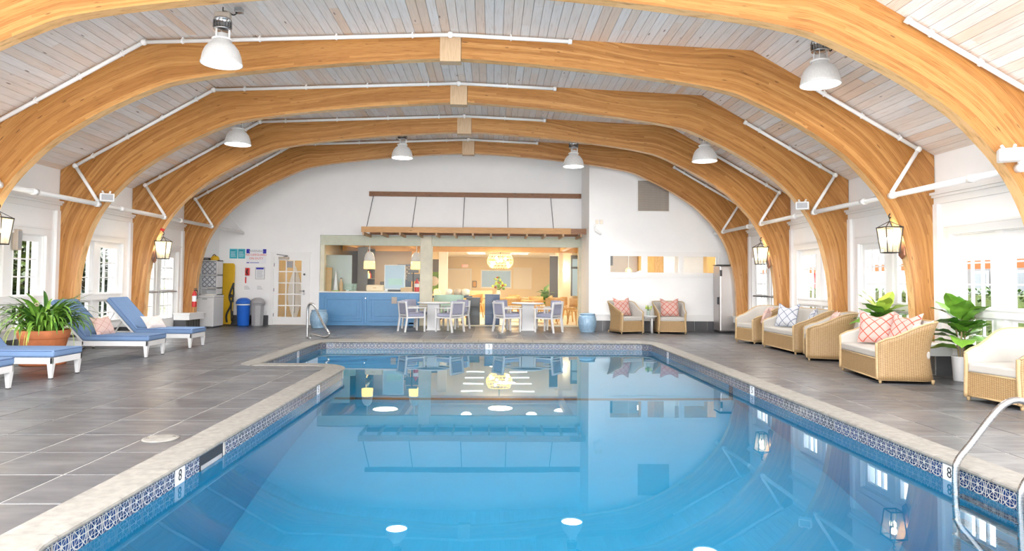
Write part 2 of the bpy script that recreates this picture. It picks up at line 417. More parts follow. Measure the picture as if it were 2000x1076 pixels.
# printed cushion: ground colour, trellis of lines on UV
def trellis(name, ground, ink, k=3.0, w=.09, band=True):
    t = NT(name); u, v, _ = t.sep(t.coord('UV'))
    a = t.math('ABSOLUTE', t.math('SUBTRACT', t.math('FRACT', t.math('MULTIPLY', t.math('ADD', u, v), k)), .5))
    b = t.math('ABSOLUTE', t.math('SUBTRACT', t.math('FRACT', t.math('MULTIPLY', t.math('SUBTRACT', u, v), k)), .5))
    m = t.math('LESS_THAN', t.math('MINIMUM', a, b), w*.5)
    nz = t.noise(t.coord('Object'), 300, 2)
    t.set(t.mix(m, t.mix(t.math('MULTIPLY', nz, .12), ground, ink), ink), .9, 0, .2); t.bump(nz, .2, .002)
trellis('print_coral', (.56,.38,.34), (.46,.08,.045), 3.0, .11); trellis('print_navy', (.56,.57,.60), (.10,.12,.19), 2.4, .08)
trellis('print_blush', (.64,.47,.42), (.50,.28,.24), 2.2, .08); trellis('print_pale', (.66,.59,.56), (.62,.46,.42), 1.6, .05)
trellis('pattern_grey', (.52,.53,.55), (.22,.23,.26), 7, .3)
def leafmat(name, c0, c1):
    t = NT(name); n = t.noise(t.coord('Object'), 9, 3); f = t.math('ADD', t.math('MULTIPLY', n, .6), t.math('MULTIPLY', t.n('ShaderNodeObjectInfo').outputs['Random'], .4))
    t.set(t.ramp(f, [(.3, c0), (.75, c1)]), .42); t.b.inputs['Subsurface Weight'].default_value = 0
leafmat('leaf_fern', (.02,.09,.01), (.24,.46,.06)); leafmat('leaf_fig', (.03,.14,.012), (.22,.44,.05)); leafmat('leaf_lime', (.38,.55,.06), (.60,.72,.14))
leafmat('leaf_tree', (.006,.02,.004), (.11,.16,.02)); leafmat('leaf_hedge', (.02,.06,.008), (.15,.22,.03))
emit('lamp_lens', (1,.98,.94), 14); emit('bulb_warm', (1,.80,.50), 26); emit('bulb_globe', (1,.85,.6), 9)
emit('ceiling_panel', (1,.93,.80), 2.2); emit('lit_shade', (1,.90,.72), 3.2); emit('sconce_glow', (1,.92,.78), 6); emit('screen_lit', (.55,.70,.78), .10, (.22,.30,.34))
emit('exit_red', (1,.12,.08), 1.2, (.7,.1,.08))
t = NT('bell_opal'); t.set((.80,.79,.77), .3); t.b.inputs['Emission Color'].default_value = (1,.97,.92,1); t.b.inputs['Emission Strength'].default_value = .05
t.l(t.ramp(t.noise(t.coord('Object', (40,40,1)), 3, 2), [(.3,(.44,.43,.42)),(.7,(.52,.51,.50))]), t.b.inputs['Base Color'])
t = NT('amber_glass'); t.set((.85,.50,.10), .2); t.b.inputs['Emission Color'].default_value = (1,.55,.12,1); t.b.inputs['Emission Strength'].default_value = 1.1
t.l(t.ramp(t.noise(t.coord('Object', (18,18,18)), 3, 2), [(.42,(.55,.25,.03)),(.6,(.95,.65,.18))]), t.b.inputs['Base Color'])
# ================================================================ SETTING
XR, XL, YB, YRB, XJ = 6.97, -8.23, 20.55, 18.88, 2.70
XC = (XR + XL)/2
BEAMS = [7.84, 10.42, 13.0, 15.58, 18.17]
BT = 0.17
RX, RZ, KZ, EZ = -0.69, 5.22, 5.03, 3.40
KR, KL = 4.07, -5.35
YS = 2.6                                             # the hall is built from here to the back
# ---- pool outline
def rounded(cs, n=9):
    out = []
    for i, (p, r) in enumerate(cs):
        P = Vector(p); A = Vector(cs[i-1][0]); B = Vector(cs[(i+1) % len(cs)][0])
        a = (A-P).normalized(); b = (B-P).normalized(); c = P + (a+b)*r
        for k in range(n+1):
            th = k/n*PI/2; out.append(c - b*r*math.cos(th) - a*r*math.sin(th))
    return out
WATER_Z = -0.15
PX0, PXA, PX1, PY0, PYA, PY1 = -2.28, -3.76, 3.52, 3.24, 11.05, 15.10
path = rounded([((PX0,PY0),.35), ((PX0,PYA),.6), ((PXA,PYA),.05), ((PXA,PY1),.4), ((PX1,PY1),.4), ((PX1,PY0),.35)])
N = len(path); cum = [0]
for i in range(N): cum.append(cum[-1] + (path[(i+1) % N]-path[i]).length)
TOT = cum[-1]
def at(s):
    s %= TOT; lo = 0
    while cum[lo+1] < s: lo += 1
    a, b = path[lo], path[(lo+1) % N]; d = (b-a); t = (s-cum[lo])/max(d.length, 1e-9)
    return a + d*t, d.normalized()
def out_n(s):
    a = at(s-.02)[1]; b = at(s+.02)[1]; t = (a+b).normalized(); return Vector((-t.y, t.x))
def s_of(x, y):
    best = min(range(int(TOT/.02)), key=lambda k: (at(k*.02)[0]-Vector((x, y))).length); return best*.02
# ---- floor: grout bed with slate slabs as pieces
floor = struct('floor')
rects = [(XL, -4.16, 0.5, YB), (-4.16, -2.55, 0.5, 10.78), (-4.16, -4.03, 10.78, YB), (-4.03, 3.79, 15.70, YB), (3.79, XR, 0.5, YRB), (-2.55, 3.79, 0.5, 2.97)]
bed = MB()
for x0, x1, y0, y1 in rects: bed.box(x0, x1, y0, y1, -.25, -.004)
bed.box(XJ, XR, YRB, YB+.05, -.25, -.004)
bed.build('grout_bed', 'grout', floor)
gx = [-2.55, -2.94]
while gx[-1] > XL: gx.append(gx[-1]-.61)
gxr = [3.79, 4.17]
while gxr[-1] < XR: gxr.append(gxr[-1]+.61)
mid = []
x = 3.79
while x > -4.03: mid.append(x); x -= .61
GX = sorted(set([round(q, 3) for q in gx + gxr + mid + [XL, XR]]))
GX = [q for q in GX if XL-.001 <= q <= XR+.001]
GX = [q for i, q in enumerate(GX) if i == 0 or q-GX[i-1] > .05]
GY = [4.18 + .61*k for k in range(-6, 28)]
slabs = []
for x0, x1, y0, y1 in rects:
    xs = [x0] + [q for q in GX if x0+.06 < q < x1-.06] + [x1]
    ys = [y0] + [q for q in GY if y0+.06 < q < y1-.06] + [y1]
    for i in range(len(xs)-1):
        for j in range(len(ys)-1):
            slabs.append((xs[i], xs[i+1], ys[j], ys[j+1]))
slabs = [q for q in slabs if q[3] > 3.0]
def seen(q):
    xm, ym = (q[0]+q[1])/2, (q[2]+q[3])/2
    return (0 if abs((xm-ym*.028)/ym) < .80 else 50) + ym
slabs.sort(key=seen)
rest = MB(); GAP = .008
for k, (x0, x1, y0, y1) in enumerate(slabs):
    dz = random.uniform(-.0012, .0012)
    if k < 290: MB().box(x0+GAP, x1-GAP, y0+GAP, y1-GAP, -.02, dz).build('floor_tile', 'slate', floor, bev=.003, seg=1)
    else: rest.box(x0+GAP, x1-GAP, y0+GAP, y1-GAP, -.02, dz)
tag(rest.build('floor_tile_field', 'slate', floor), kind='stuff')
# ---- pool
pool = thing('swimming_pool', 'large indoor swimming pool with pale stone edge and blue patterned waterline tiles', 'pool')
s = 0.0; k = 0; nst = int(round(TOT/.61)); st = TOT/nst
def cop_w(nv): return .27 + .33*max(0, nv.y)**2
outer = []
for k in range(nst):
    s0, s1 = k*st + .003, (k+1)*st - .003
    ss = [s0] + [c for c in cum if s0+.004 < c < s1-.004] + [s1]
    m = MB(); rings = []
    for q in ss:
        p, d = at(q); nv = out_n(q); w = cop_w(nv)
        outer.append((p + nv*w))
        rings.append([(*(p+nv*o), z) for o, z in ((-.008,-.030),(-.022,-.024),(-.028,-.010),(-.024,.004),(-.008,.010),(.02,.012),(w,.010),(w,-.05))])
    n = 8; vs_ = [p for r in rings for p in r]; fs_ = []
    for i in range(len(rings)-1):
        for j in range(n): fs_.append((i*n+j, (i+1)*n+j, (i+1)*n+(j+1) % n, i*n+(j+1) % n))
    fs_ += [tuple(range(n)), tuple(range(len(rings)*n-1, (len(rings)-1)*n-1, -1))]
    m.add(vs_, fs_).build('coping_stone', 'coping', pool)
for cxy, near in (((-4.03,15.70), (PXA,PY1)), ((3.79,15.70), (PX1,PY1)), ((-2.55,2.97),(PX0,PY0)), ((3.79,2.97),(PX1,PY0)), ((-4.03,10.78),(PXA,PYA))):
    pts = [p for p in outer if (p-Vector(cxy)).length < .75 and abs(p.x-cxy[0]) < .72 and abs(p.y-cxy[1]) < .72]
    if len(pts) > 2: MB().prism([cxy]+[tuple(p) for p in pts], 'z', -.02, .002).build('floor_tile', 'slate', floor)
tl = MB(); tw, th, td = .1492, .152, .010
tl.add([(-tw/2,0,-th),(tw/2,0,-th),(tw/2,0,0),(-tw/2,0,0),(-tw/2,td,-th),(tw/2,td,-th),(tw/2,td,0),(-tw/2,td,0)],
       [(0,1,2,3),(4,7,6,5),(0,4,5,1),(1,5,6,2),(2,6,7,3),(3,7,4,0)], [[(0,0),(1,0),(1,1),(0,1)]]+[[(0,0)]*4]*5)
tile_me = tl.mesh('waterline_tile', 'pool_tile')
mark_me = tl.mesh('depth_marker', 'sign_white')
nt = int(round(TOT/.152)); ts = TOT/nt
marks = {}
for x, y, ch in ((PX0,5.14,'8'), (PX0,9.0,'5'), (PXA,13.33,'3'), (0.0,PY1,'3'), (PX1,13.45,'3'), (PX1,9.17,'5'), (PX1,5.13,'8')):
    marks[int(s_of(x, y)/ts)] = ch
sk0, sk1 = s_of(PX0, 5.42), s_of(PX0, 5.88)
glyph = {ch: text_mesh(ch, .118, 'ink_black') for ch in '835'}
for k in range(nt):
    sm = (k+.5)*ts; p, d = at(sm)
    if k in marks:
        o = inst('depth_marker', mark_me, pool, (*p, -.008), (0, 0, math.atan2(d.y, d.x)))
        g = inst('numeral', glyph[marks[k]], o, (0, -.0015, -.083), (PI/2, 0, 0)); o['label'] = 'white depth marker tile with a black numeral'
    elif not (sk0 < sm < sk1):
        inst('waterline_tile', tile_me, pool, (*p, -.008), (0, 0, math.atan2(d.y, d.x)))

FZ = lambda y: -1.0 if y > 12.5 else (lerp(-1.0, -1.25, (12.5-y)/2.6) if y > 9.9 else (lerp(-1.25, -2.4, (9.9-y)/4.4) if y > 5.5 else -2.4))
m = MB(); A = []; B = []
for i in range(N+1):
    p = path[i % N] + out_n(cum[i % N])*.009 if False else path[i % N]
    A.append((p.x, p.y, -.157)); B.append((p.x, p.y, -2.7))
m.strip(A, B)
A2 = [((path[i % N]+out_n(cum[i % N]+1e-3)*.012).x, (path[i % N]+out_n(cum[i % N]+1e-3)*.012).y, 0.0) for i in range(N+1)]
A3 = [(p[0], p[1], -.157) for p in A2]
ys = [3.0, 5.5, 9.9, 12.5, 15.6]
m.strip([(-4.2, y, FZ(y)) for y in ys], [(4.0, y, FZ(y)) for y in ys])
m.build('basin', 'basin', pool)
MB().strip(A2, A3).strip(A, A3).build('tile_backing', 'grout_pool', pool)
# steps at the shallow left corner, dark line at the slope break
for i in range(3):
    r = 1.0 + .38*(3-i); MB().prism([(PXA-.1, PY1+.1)] + [(PXA-.1+(r+.1)*1.25*math.cos(a*PI/24), PY1+.1-(r+.1)*math.sin(a*PI/24)) for a in range(0, 13)], 'z', -1.1, -.27*(3-i)-.12 + .0).build('step', 'basin', pool)
lb = MB().box(PX0+.02, PX1-.02, 9.83, 9.97, -1.245, -1.23).box(PX1-.012, PX1-.002, 9.83, 9.97, -1.25, -.16)
lb.build('break_line', 'basin_line', pool)
mo = MB().box(PX0-.30, PX0-.004, 5.42, 5.88, -.18, -.165).box(PX0-.30, PX0-.28, 5.42, 5.88, -.18, -.02).box(PX0-.30, PX0-.01, 5.40, 5.42, -.18, -.02).box(PX0-.30, PX0-.01, 5.88, 5.90, -.18, -.02)
mo = MB().box(PX0-.0115, PX0+.001, 5.42, 5.88, -.19, -.012)  # flat black panel, the shade inside the open mouth put into its colour
sk_ = mo.build('skimmer_mouth', 'black_plastic', pool); MB().box(PX0-.002, PX0+.006, 5.45, 5.85, -.17, -.12).build('weir_flap', 'grey_plastic', sk_)
wm = MB(); wm.add([(p.x, p.y, WATER_Z) for p in reversed(path)], [tuple(range(N))])
tag(wm.build('pool_water', 'water'), 'calm clear blue water filling the swimming pool', 'water', kind='stuff')
sl = thing('skimmer_lid', 'round beige skimmer lid set in the deck left of the pool', 'lid', (-2.79, 5.85, 0))
MB().lathe([(.145,.0),(.145,.006),(.13,.010),(.0001,.011)], n=32).build('cover', 'coping', sl, True)
for a in (0.4, PI+.4): MB().cyl((.1*math.cos(a), .1*math.sin(a), .008), (.1*math.cos(a), .1*math.sin(a), .014), .014).build('screw', 'stainless', sl)
# ---- ceiling with boards
ceil = struct('ceiling')
prof = [(XL, EZ), (KL, KZ), (RX, RZ), (KR, KZ), (XR, EZ)]
bk = MB(); o1 = .035
bk.strip([(x, YS, z+o1) for x, z in prof], [(x, YB+.2, z+o1) for x, z in prof]); bk.strip([(x, YS, z+.15) for x, z in prof], [(x, YB+.2, z+.15) for x, z in prof])
bk.build('board_backing', 'dark_gap', ceil)
boards = []
for a, b in zip(prof[:-1], prof[1:]):
    A = Vector(a); B = Vector(b); L = (B-A).length; n = max(1, round(L/.137)); w = L/n; d = (B-A).normalized(); nn = Vector((-d.y, d.x))
    for i in range(n):
        y = YS - random.uniform(0, 2.5)
        while y < YB:
            L2 = random.uniform(2.2, 4.6); y1 = min(y+L2, YB+.1); ya = max(y, YS)
            if y1-ya > .15: boards.append((A+d*(i*w), d, nn, w, ya, y1))
            y = y1
def bsize(b):
    p = b[0]+b[1]*b[3]/2; ym = max(b[4], 7.2); 
    vis = 1 if (p.y-1.35)/max(b[5], .1) < .43 and abs(p.x/max(b[5], .1)) < .8 else 0
    return -vis*(b[5]-ym)/(ym*b[5])
boards.sort(key=bsize)
rest = MB(); g = .0028
for k, (p, d, nn, w, y0, y1) in enumerate(boards):
    def P(t, o): q = p + d*t + nn*o; return (q.x, q.y)
    poly = [P(g, .022), P(g, .002), P(g+.003, 0), P(w-g-.003, 0), P(w-g, .002), P(w-g, .022)]
    if k < 300: MB().prism(poly, 'y', y0+.002, y1-.002).build('ceiling_board', 'plank', ceil)
    else: rest.prism(poly, 'y', y0+.002, y1-.002)
tag(rest.build('ceiling_board_field', 'plank', ceil), kind='stuff')
# ---- glulam arches
botR = [(RX+.17,4.82),(0.27,4.775),(1.45,4.68),(2.7,4.54),(3.5,4.41),(3.95,4.28),(4.78,3.88),(5.45,3.45),(5.85,3.08),(6.16,2.70),(6.38,2.28),(6.50,1.86),(6.59,1.33),(6.635,.47)]
key = [(0, (RX+.17, RZ-.008)), (5, (KR, KZ)), (8, (XR-.012, EZ)), (13, (XR-.012, .47))]
def arch_half(mirror):
    f = (lambda x: x) if not mirror else (lambda x: 2*XC - x)
    bot = []; top = []; ub = []
    dense = catmull([(x, z, 0) for x, z in botR], 5); idx = [i/5 for i in range(len(dense))]
    Ltot = 0
    for i, p in enumerate(dense):
        if i: Ltot += (dense[i]-dense[i-1]).length
        t = idx[i]
        for (i0, q0), (i1, q1) in zip(key[:-1], key[1:]):
            if i0 <= t <= i1: w = (t-i0)/(i1-i0); q = (lerp(q0[0], q1[0], w), lerp(q0[1], q1[1], w)); break
        bot.append((p.x, p.y)); top.append(q); ub.append(Ltot)
    m = MB(); n = len(bot); K = 5
    def row(k, y): return [(f(lerp(b[0], t_[0], k/K)), y, lerp(b[1], t_[1], k/K)) for b, t_ in zip(bot, top)]
    dep = [math.hypot(b[0]-t_[0], b[1]-t_[1]) for b, t_ in zip(bot, top)]
    off = random.uniform(0, 30)
    for k in range(K):
        for y, rv in ((0, False), (BT, True)):
            a, b = row(k, y), row(k+1, y)
            ua = [(u+off+y*9, dd*k/K) for u, dd in zip(ub, dep)]; ub_ = [(u+off+y*9, dd*(k+1)/K) for u, dd in zip(ub, dep)]
            m.strip(a, b, ua, ub_) if rv == mirror else m.strip(b, a, ub_, ua)
    a, b = row(K, 0), row(K, BT); m.strip(a, b, [(u+off+70, .0) for u in ub], [(u+off+70, BT*.2) for u in ub])
    for i in (0, n-1):
        q = [(f(bot[i][0]),0,bot[i][1]),(f(top[i][0]),0,top[i][1]),(f(top[i][0]),BT,top[i][1]),(f(bot[i][0]),BT,bot[i][1])]
        m.add(q, [(0,1,2,3)], [[(off,0),(off+.5,0),(off+.5,.1),(off,.1)]])
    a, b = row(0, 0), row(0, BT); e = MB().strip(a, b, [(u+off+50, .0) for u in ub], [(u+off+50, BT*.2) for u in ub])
    return m, e
names = ['laminated timber arch nearest the camera, cut off at the top of the frame', 'laminated timber arch behind the two nearest bell lamps, lanterns on its legs',
         'laminated timber arch carrying the small white floodlights', 'laminated timber arch third from the back wall windows, lanterns on its legs', 'laminated timber arch nearest the back wall']
names[3] = 'second laminated timber arch from the back wall, with lanterns on its legs'
names[2] = 'middle laminated timber arch, with small white floodlights on its legs'
for i, y in enumerate(BEAMS):
    a = thing('timber_arch', names[i], 'beam', (0, y, 0), group='laminated timber arches')
    for mir in (False, True):
        hm, em = arch_half(mir); ho = hm.build('arch_half', 'glulam', a); em.build('soffit', 'glulam_bounce_lit', ho)
    MB().box(RX-.165, RX+.165, -.012, BT+.012, 4.77, RZ-.012).build('ridge_block', 'ridge_wood', a, bev=.004, seg=1)
# ---- side walls with openings
def wall_y(name, x0, x1, y0, y1, z1, holes):         # wall along Y with openings (ya, yb, za, zb)
    m = MB(); ys = y0
    for ya, yb, za, zb in sorted(holes):
        m.box(x0, x1, ys, ya, 0, z1); m.box(x0, x1, ya, yb, 0, za); m.box(x0, x1, ya, yb, zb, z1); ys = yb
    m.box(x0, x1, ys, y1, 0, z1)
    o = m.build(name, 'wall_white'); o['kind'] = 'structure'; return o
WIN = lambda b: (b+.33, b+2.20, .26, 2.12)
DOOR = (15.58+.36, 15.58+2.36, 0.0, 2.05)
wall_y('wall_right', XR, XR+.22, YS, YB, 3.42, [WIN(b) for b in (2.68, 5.26, 7.84, 10.42, 13.0)] + [DOOR])
wall_y('wall_left', XL-.22, XL, YS, YB, 3.42, [WIN(b) for b in (2.68, 5.26, 7.84, 10.42, 13.0)] + [DOOR])
def unit(name, xw, n, b, door=False):
    root = struct(name)
    X = lambda d: xw + n*d
    def bx(m, d0, d1, y0, y1, z0, z1): return m.box(X(d0), X(d1), y0, y1, z0, z1)
    if not door:
        g0, g1 = (b+.45, b+1.07), (b+1.46, b+2.08); U, Lw = (1.05, 2.0), (.38, .86); y0, y1, z0, z1 = b+.33, b+2.20, .26, 2.12; mid = (b+1.19, b+1.34)
    else:
        g0, g1 = (b+.47, b+1.13), (b+1.47, b+2.13); U, Lw = (1.08, 1.90), (.36, 1.0); y0, y1, z0, z1 = b+.36, b+2.36, .0, 2.05; mid = (b+1.285, b+1.315)
        g0, g1 = (b+.50, b+1.14), (b+1.50, b+2.14); y1 = b+2.28
    cs = MB()
    for a_, b_, c_, d_ in ((y0-.10, y0, z0 if door else .29, z1), (y1, y1+.10, z0 if door else .29, z1), (y0-.10, y1+.10, z1, z1+.12)): bx(cs, .0, .035, a_, b_, c_, d_)
    bx(cs, .0, .055, y0-.13, y1+.13, z1+.12, z1+.155)
    for a_, b_, c_, d_ in ((y0-.04, y0, z0 if door else .29, z1), (y1, y1+.04, z0 if door else .29, z1), (y0-.04, y1+.04, z1, z1+.04)): bx(cs, .035, .05, a_, b_, c_, d_)
    bx(cs, -.2, .0, y0-.0, y0+.015, z0, z1-.015); bx(cs, -.2, .0, y1-.015, y1, z0, z1-.015); bx(cs, -.2, .0, y0, y1, z1-.015, z1)
    if not door: bx(cs, -.2, .02, y0+.015, y1-.015, z0+.001, z0+.02)
    cs.build('casing', 'trim_white', root)
    for li, (ga, gb) in enumerate((g0, g1)):
        ya, yb = (y0+.015, mid[0]) if li == 0 else (mid[1], y1-.015)
        if not door: ya, yb = (ya, mid[0]) if li == 0 else (mid[1], yb)
        s_ = MB(); d0, d1 = -.09, -.035
        bx(s_, d0, d1, ya, ga, z0+.02, z1-.015); bx(s_, d0, d1, gb, yb, z0+.02, z1-.015)
        for c_, d_ in ((z0+.02, Lw[0]), (Lw[1], U[0]), (U[1], z1-.015)): bx(s_, d0, d1, ga, gb, c_, d_)
        for zz in ((U[0], U[1]), (Lw[0], Lw[1])):     # glazing stop
            for q in ((ga-.012, ga, zz[0]-.012, zz[1]+.012), (gb, gb+.012, zz[0]-.012, zz[1]+.012), (ga, gb, zz[0]-.012, zz[0]), (ga, gb, zz[1], zz[1]+.012)): bx(s_, -.035, -.022, *q)
        sash = s_.build('door_leaf' if door else 'sash', 'trim_white', root)
        wth = (gb-ga)/3
        for (za, zb), nr in ((U, 3), (Lw, 2)):
            hh = (zb-za)/nr; mm = MB()
            for k in (1, 2): bx(mm, -.085, -.045, ga+k*wth-.012, ga+k*wth+.012, za, zb)
            for k in range(1, nr): bx(mm, -.083, -.047, ga, gb, za+k*hh-.012, za+k*hh+.012)
            mm.build('muntin', 'trim_white', sash)
            for c in range(3):
                for r in range(nr): MB().add([(X(-.065), yy_, zz_) for yy_, zz_ in ((ga+c*wth, za+r*hh), (ga+(c+1)*wth, za+r*hh), (ga+(c+1)*wth, za+(r+1)*hh), (ga+c*wth, za+(r+1)*hh))], [(0,1,2,3)]).build('pane', 'pane', sash)
        if not door:
            MB().cyl((X(-.022), (ga+gb)/2 + (.31 if li == 0 else -.31), 1.02), (X(.0), (ga+gb)/2 + (.31 if li == 0 else -.31), 1.02), .012).build('latch', 'stainless', sash)
    if not door:
        mm = MB(); bx(mm, -.1, .0, mid[0], mid[1], z0+.02, z1-.015); mm.build('mullion', 'trim_white', root)
        mm = MB(); bx(mm, .0, .03, y0, y1, .90, 1.005); bx(mm, .0, .045, y0, y1, 1.005, 1.03); mm.build('rail', 'trim_white', root)
    return root, X
wn_ = 1
for xw, n, bs in ((XR, -1, (7.84, 10.42, 13.0)), (XL, 1, (10.42, 13.0))):
    for b in bs: unit('window_%d' % wn_, xw, n, b); wn_ += 1
r1, X1 = unit('door_1', XL, 1, 15.58, True); r2, X2 = unit('door_2', XR, -1, 15.58, True)
for r_, X_ in ((r1, X1), (r2, X2)):
    for ya, yb in ((16.02, 16.80), (17.02, 17.78)):
        m = MB(); m.tube([(X_(-.035), ya, 1.03), (X_(.05), ya+.02, 1.03), (X_(.05), yb-.02, 1.03), (X_(-.035), yb, 1.03)], .018); m.build('push_bar', 'dark_grey' if r_ is r2 else 'stainless', r_, True)
# mouldings, plinths, base tiles
tn = 1
def moulding(side, xw, n, bays, y_end):
    global tn
    X = lambda d: xw + n*d
    for b in bays:
        m = MB(); ya, yb = b+BT, b+2.58
        m.box(X(0), X(.07), ya, yb, 2.72, 2.76).box(X(0), X(.10), ya, yb, 2.76, 2.80).box(X(0), X(.03), ya, yb, 2.62, 2.72)
        m.box(X(0), X(.05), ya, ya+.10, .46, 2.62).box(X(0), X(.05), yb-.10, yb, .46, 2.62)
        o = m.build('trim_%d' % tn, 'trim_white'); o['kind'] = 'structure'; tn += 1
moulding('right', XR, -1, BEAMS[:4], 18.88); moulding('left', XL, 1, BEAMS[:4], YB)
tile_b = MB().box(-.148, .148, 0, .02, .004, .286).mesh('base_tile', 'slate')
def base(name, xw, n, segs):
    o = struct(name); X = lambda d: xw + n*d; m = MB()
    for ya, yb in segs:
        m.box(X(0), X(.06), ya, yb, .29, .46).box(X(0), X(.08), ya, yb, .44, .465).box(X(0), X(.035), ya, yb, 0, .29)
        k = 0; y = ya
        while y+.15 < yb: inst('base_tile', tile_b, o, (X(.035), y+.15, 0), (0, 0, PI/2 if n > 0 else -PI/2)); y += .302
    m.build('ledge', 'trim_white', o)
    for b in BEAMS:                                  # plinth under each arch leg
        ya, yb = b-.42, b+.50
        if not any(s0-.2 < b < s1+.2 for s0, s1 in segs): ya, yb = b-.3, b+.3
        p = MB().box(X(0), X(.40), ya, yb, .29, .44).box(X(0), X(.43), ya-.03, yb+.03, .44, .468).box(X(0), X(.30), ya+.03, yb-.03, 0, .29)
        pl = p.build('plinth', 'trim_white', o)
        y = ya+.03
        for q in range(3): inst('base_tile', tile_b, pl, (X(.30), y+.15+q*.285, 0), (0, 0, PI/2 if n > 0 else -PI/2), (.95, 1, 1))
        inst('base_tile', tile_b, pl, (X(.15), ya+.03, 0), (0, 0, PI), (1, 1, 1))
base('baseboard_right', XR, -1, [(YS, 15.9), (17.95, 18.86)]); base('baseboard_left', XL, 1, [(YS, 15.9), (17.95, 20.4)])
# ---- back wall
bw = MB()
bw.box(XL, -6.62, YB, YB+.2, 0, 5.3).box(-6.62, -5.56, YB, YB+.2, 2.10, 5.3).box(-5.56, -5.22, YB, YB+.2, 0, 5.3).box(-5.22, XJ, YB, YB+.2, 2.72, 5.3)
o = bw.build('wall_back', 'wall_white'); o['kind'] = 'structure'
RW = (3.24, 6.35, 1.58, 2.16)                        # interior window strip
bw = MB(); bw.box(XJ, RW[0], YRB, YRB+.2, 0, 5.3).box(RW[1], XR+.2, YRB, YRB+.2, 0, 5.3).box(RW[0], RW[1], YRB, YRB+.2, 0, RW[2]).box(RW[0], RW[1], YRB, YRB+.2, RW[3], 5.3)
bw.box(XJ, XJ+.2, YRB+.2, YB+.4, 0, 5.3)
o = bw.build('wall_back_right', 'wall_white'); o['kind'] = 'structure'
bb = struct('baseboard_back'); m = MB(); m.box(XJ+.0, 6.9, YRB-.06, YRB, .29, .46).box(XJ, 6.9, YRB-.075, YRB, .44, .47).box(XJ, 6.9, YRB-.03, YRB, 0, .29)
m.box(-8.2, -6.75, YB-.06, YB, .29, .42); m.box(-8.2, -6.75, YB-.03, YB, 0, .29)
m.build('ledge', 'trim_white', bb)
x = XJ+.15
tile_k = MB().box(-.18, .18, -.02, 0, .004, .286).mesh('base_tile', 'slate')
x = XJ+.19
while x < 6.8: inst('base_tile', tile_k, bb, (x, YRB-.03, 0)); x += .37
x = -8.0
while x < -6.8: inst('base_tile', tile_k, bb, (x, YB-.03, 0)); x += .37
# interior window strip: frame, three panes
w = struct('window_%d' % wn_); wn_ += 1
m = MB(); a0, a1, c0, c1 = 3.17, 6.42, 1.50, 2.23
for q in ((a0, a1, c1-.07, c1), (a0, a1, c0, c0+.08), (a0, a0+.07, c0+.08, c1-.07), (a1-.07, a1, c0+.08, c1-.07)): m.box(q[0], q[1], YRB-.03, YRB, q[2], q[3])
m.build('casing', 'trim_white', w)
m = MB()
for p0, p1 in ((3.24, 4.24), (4.29, 5.30), (5.32, 6.35)):
    for q in ((p0, p1, 2.10, 2.16), (p0, p1, 1.58, 1.645), (p0, p0+.06, 1.645, 2.1), (p1-.06, p1, 1.645, 2.1)): m.box(q[0], q[1], YRB-.018, YRB+.05, q[2], q[3])
    MB().add([(p0+.06, YRB+.02, 1.645), (p1-.06, YRB+.02, 1.645), (p1-.06, YRB+.02, 2.10), (p0+.06, YRB+.02, 2.10)], [(0,1,2,3)]).build('pane', 'pane_clear', w)
m.box(4.24, 4.29, YRB-.02, YRB+.05, 1.58, 2.16).box(5.30, 5.32, YRB-.02, YRB+.05, 1.58, 2.16)
m.build('frame', 'trim_white', w)
# glass front to the dining room
g = struct('window_%d' % wn_); wn_ += 1
m = MB(); m.box(-5.22, XJ, YB+.10, YB+.30, 2.42, 2.72).build('header', 'sage_paint', g)
m = MB(); m.box(-2.21, -1.86, YB+.06, YB+.30, 0, 2.72); m.build('post', 'pale_wood_post', g, bev=.01, seg=1)
m = MB(); m.box(-5.22, -5.10, YB+.08, YB+.28, 1.0, 2.42).box(2.62, 2.70, YB+.02, YB+.25, 0, 2.42).box(-1.86, 2.62, YB+.04, YB+.12, 0, .03).box(-1.86, -1.83, YB+.04, YB+.14, .0, 2.42); m.build('frame', 'pale_wood_post', g)
for p0, p1, z0 in ((-5.10, -3.66, 1.02), (-3.65, -2.21, 1.02), (-1.83, .38, .03), (.39, 2.62, .03)):
    MB().add([(p0, YB+.07, z0), (p1, YB+.07, z0), (p1, YB+.07, 2.42), (p0, YB+.07, 2.42)], [(0,1,2,3)]).build('pane', 'pane_clear', g)
# outside door in the back wall
d = struct('door_3'); m = MB()
for q in ((-6.68, -6.58, 0, 2.06), (-5.60, -5.50, 0, 2.06), (-6.68, -5.50, 2.06, 2.16)): m.box(q[0], q[1], YB-.03, YB+.02, q[2], q[3])
m.box(-6.70, -5.48, YB-.045, YB, 2.16, 2.19); m.build('casing', 'trim_white', d)
lf = MB(); gx0, gx1, gz0, gz1 = -6.44, -5.76, .24, 1.94
for q in ((-6.58, gx0, .01, 2.06), (gx1, -5.60, .01, 2.06), (gx0, gx1, .01, gz0), (gx0, gx1, gz1, 2.06)): lf.box(q[0], q[1], YB+.0, YB+.045, q[2], q[3])
leaf = lf.build('door_leaf', 'trim_white', d); cw, rh = (gx1-gx0)/3, (gz1-gz0)/5; m = MB()
for k in (1, 2): m.box(gx0+k*cw-.017, gx0+k*cw+.017, YB, YB+.04, gz0, gz1)
for k in range(1, 5): m.box(gx0, gx1, YB+.002, YB+.038, gz0+k*rh-.017, gz0+k*rh+.017)
m.build('muntin', 'trim_white', leaf)
for c in range(3):
    for r in range(5): MB().add([(x_, YB+.02, z_) for x_, z_ in ((gx0+c*cw, gz0+r*rh), (gx0+(c+1)*cw, gz0+r*rh), (gx0+(c+1)*cw, gz0+(r+1)*rh), (gx0+c*cw, gz0+(r+1)*rh))], [(0,1,2,3)]).build('pane', 'pane', leaf)
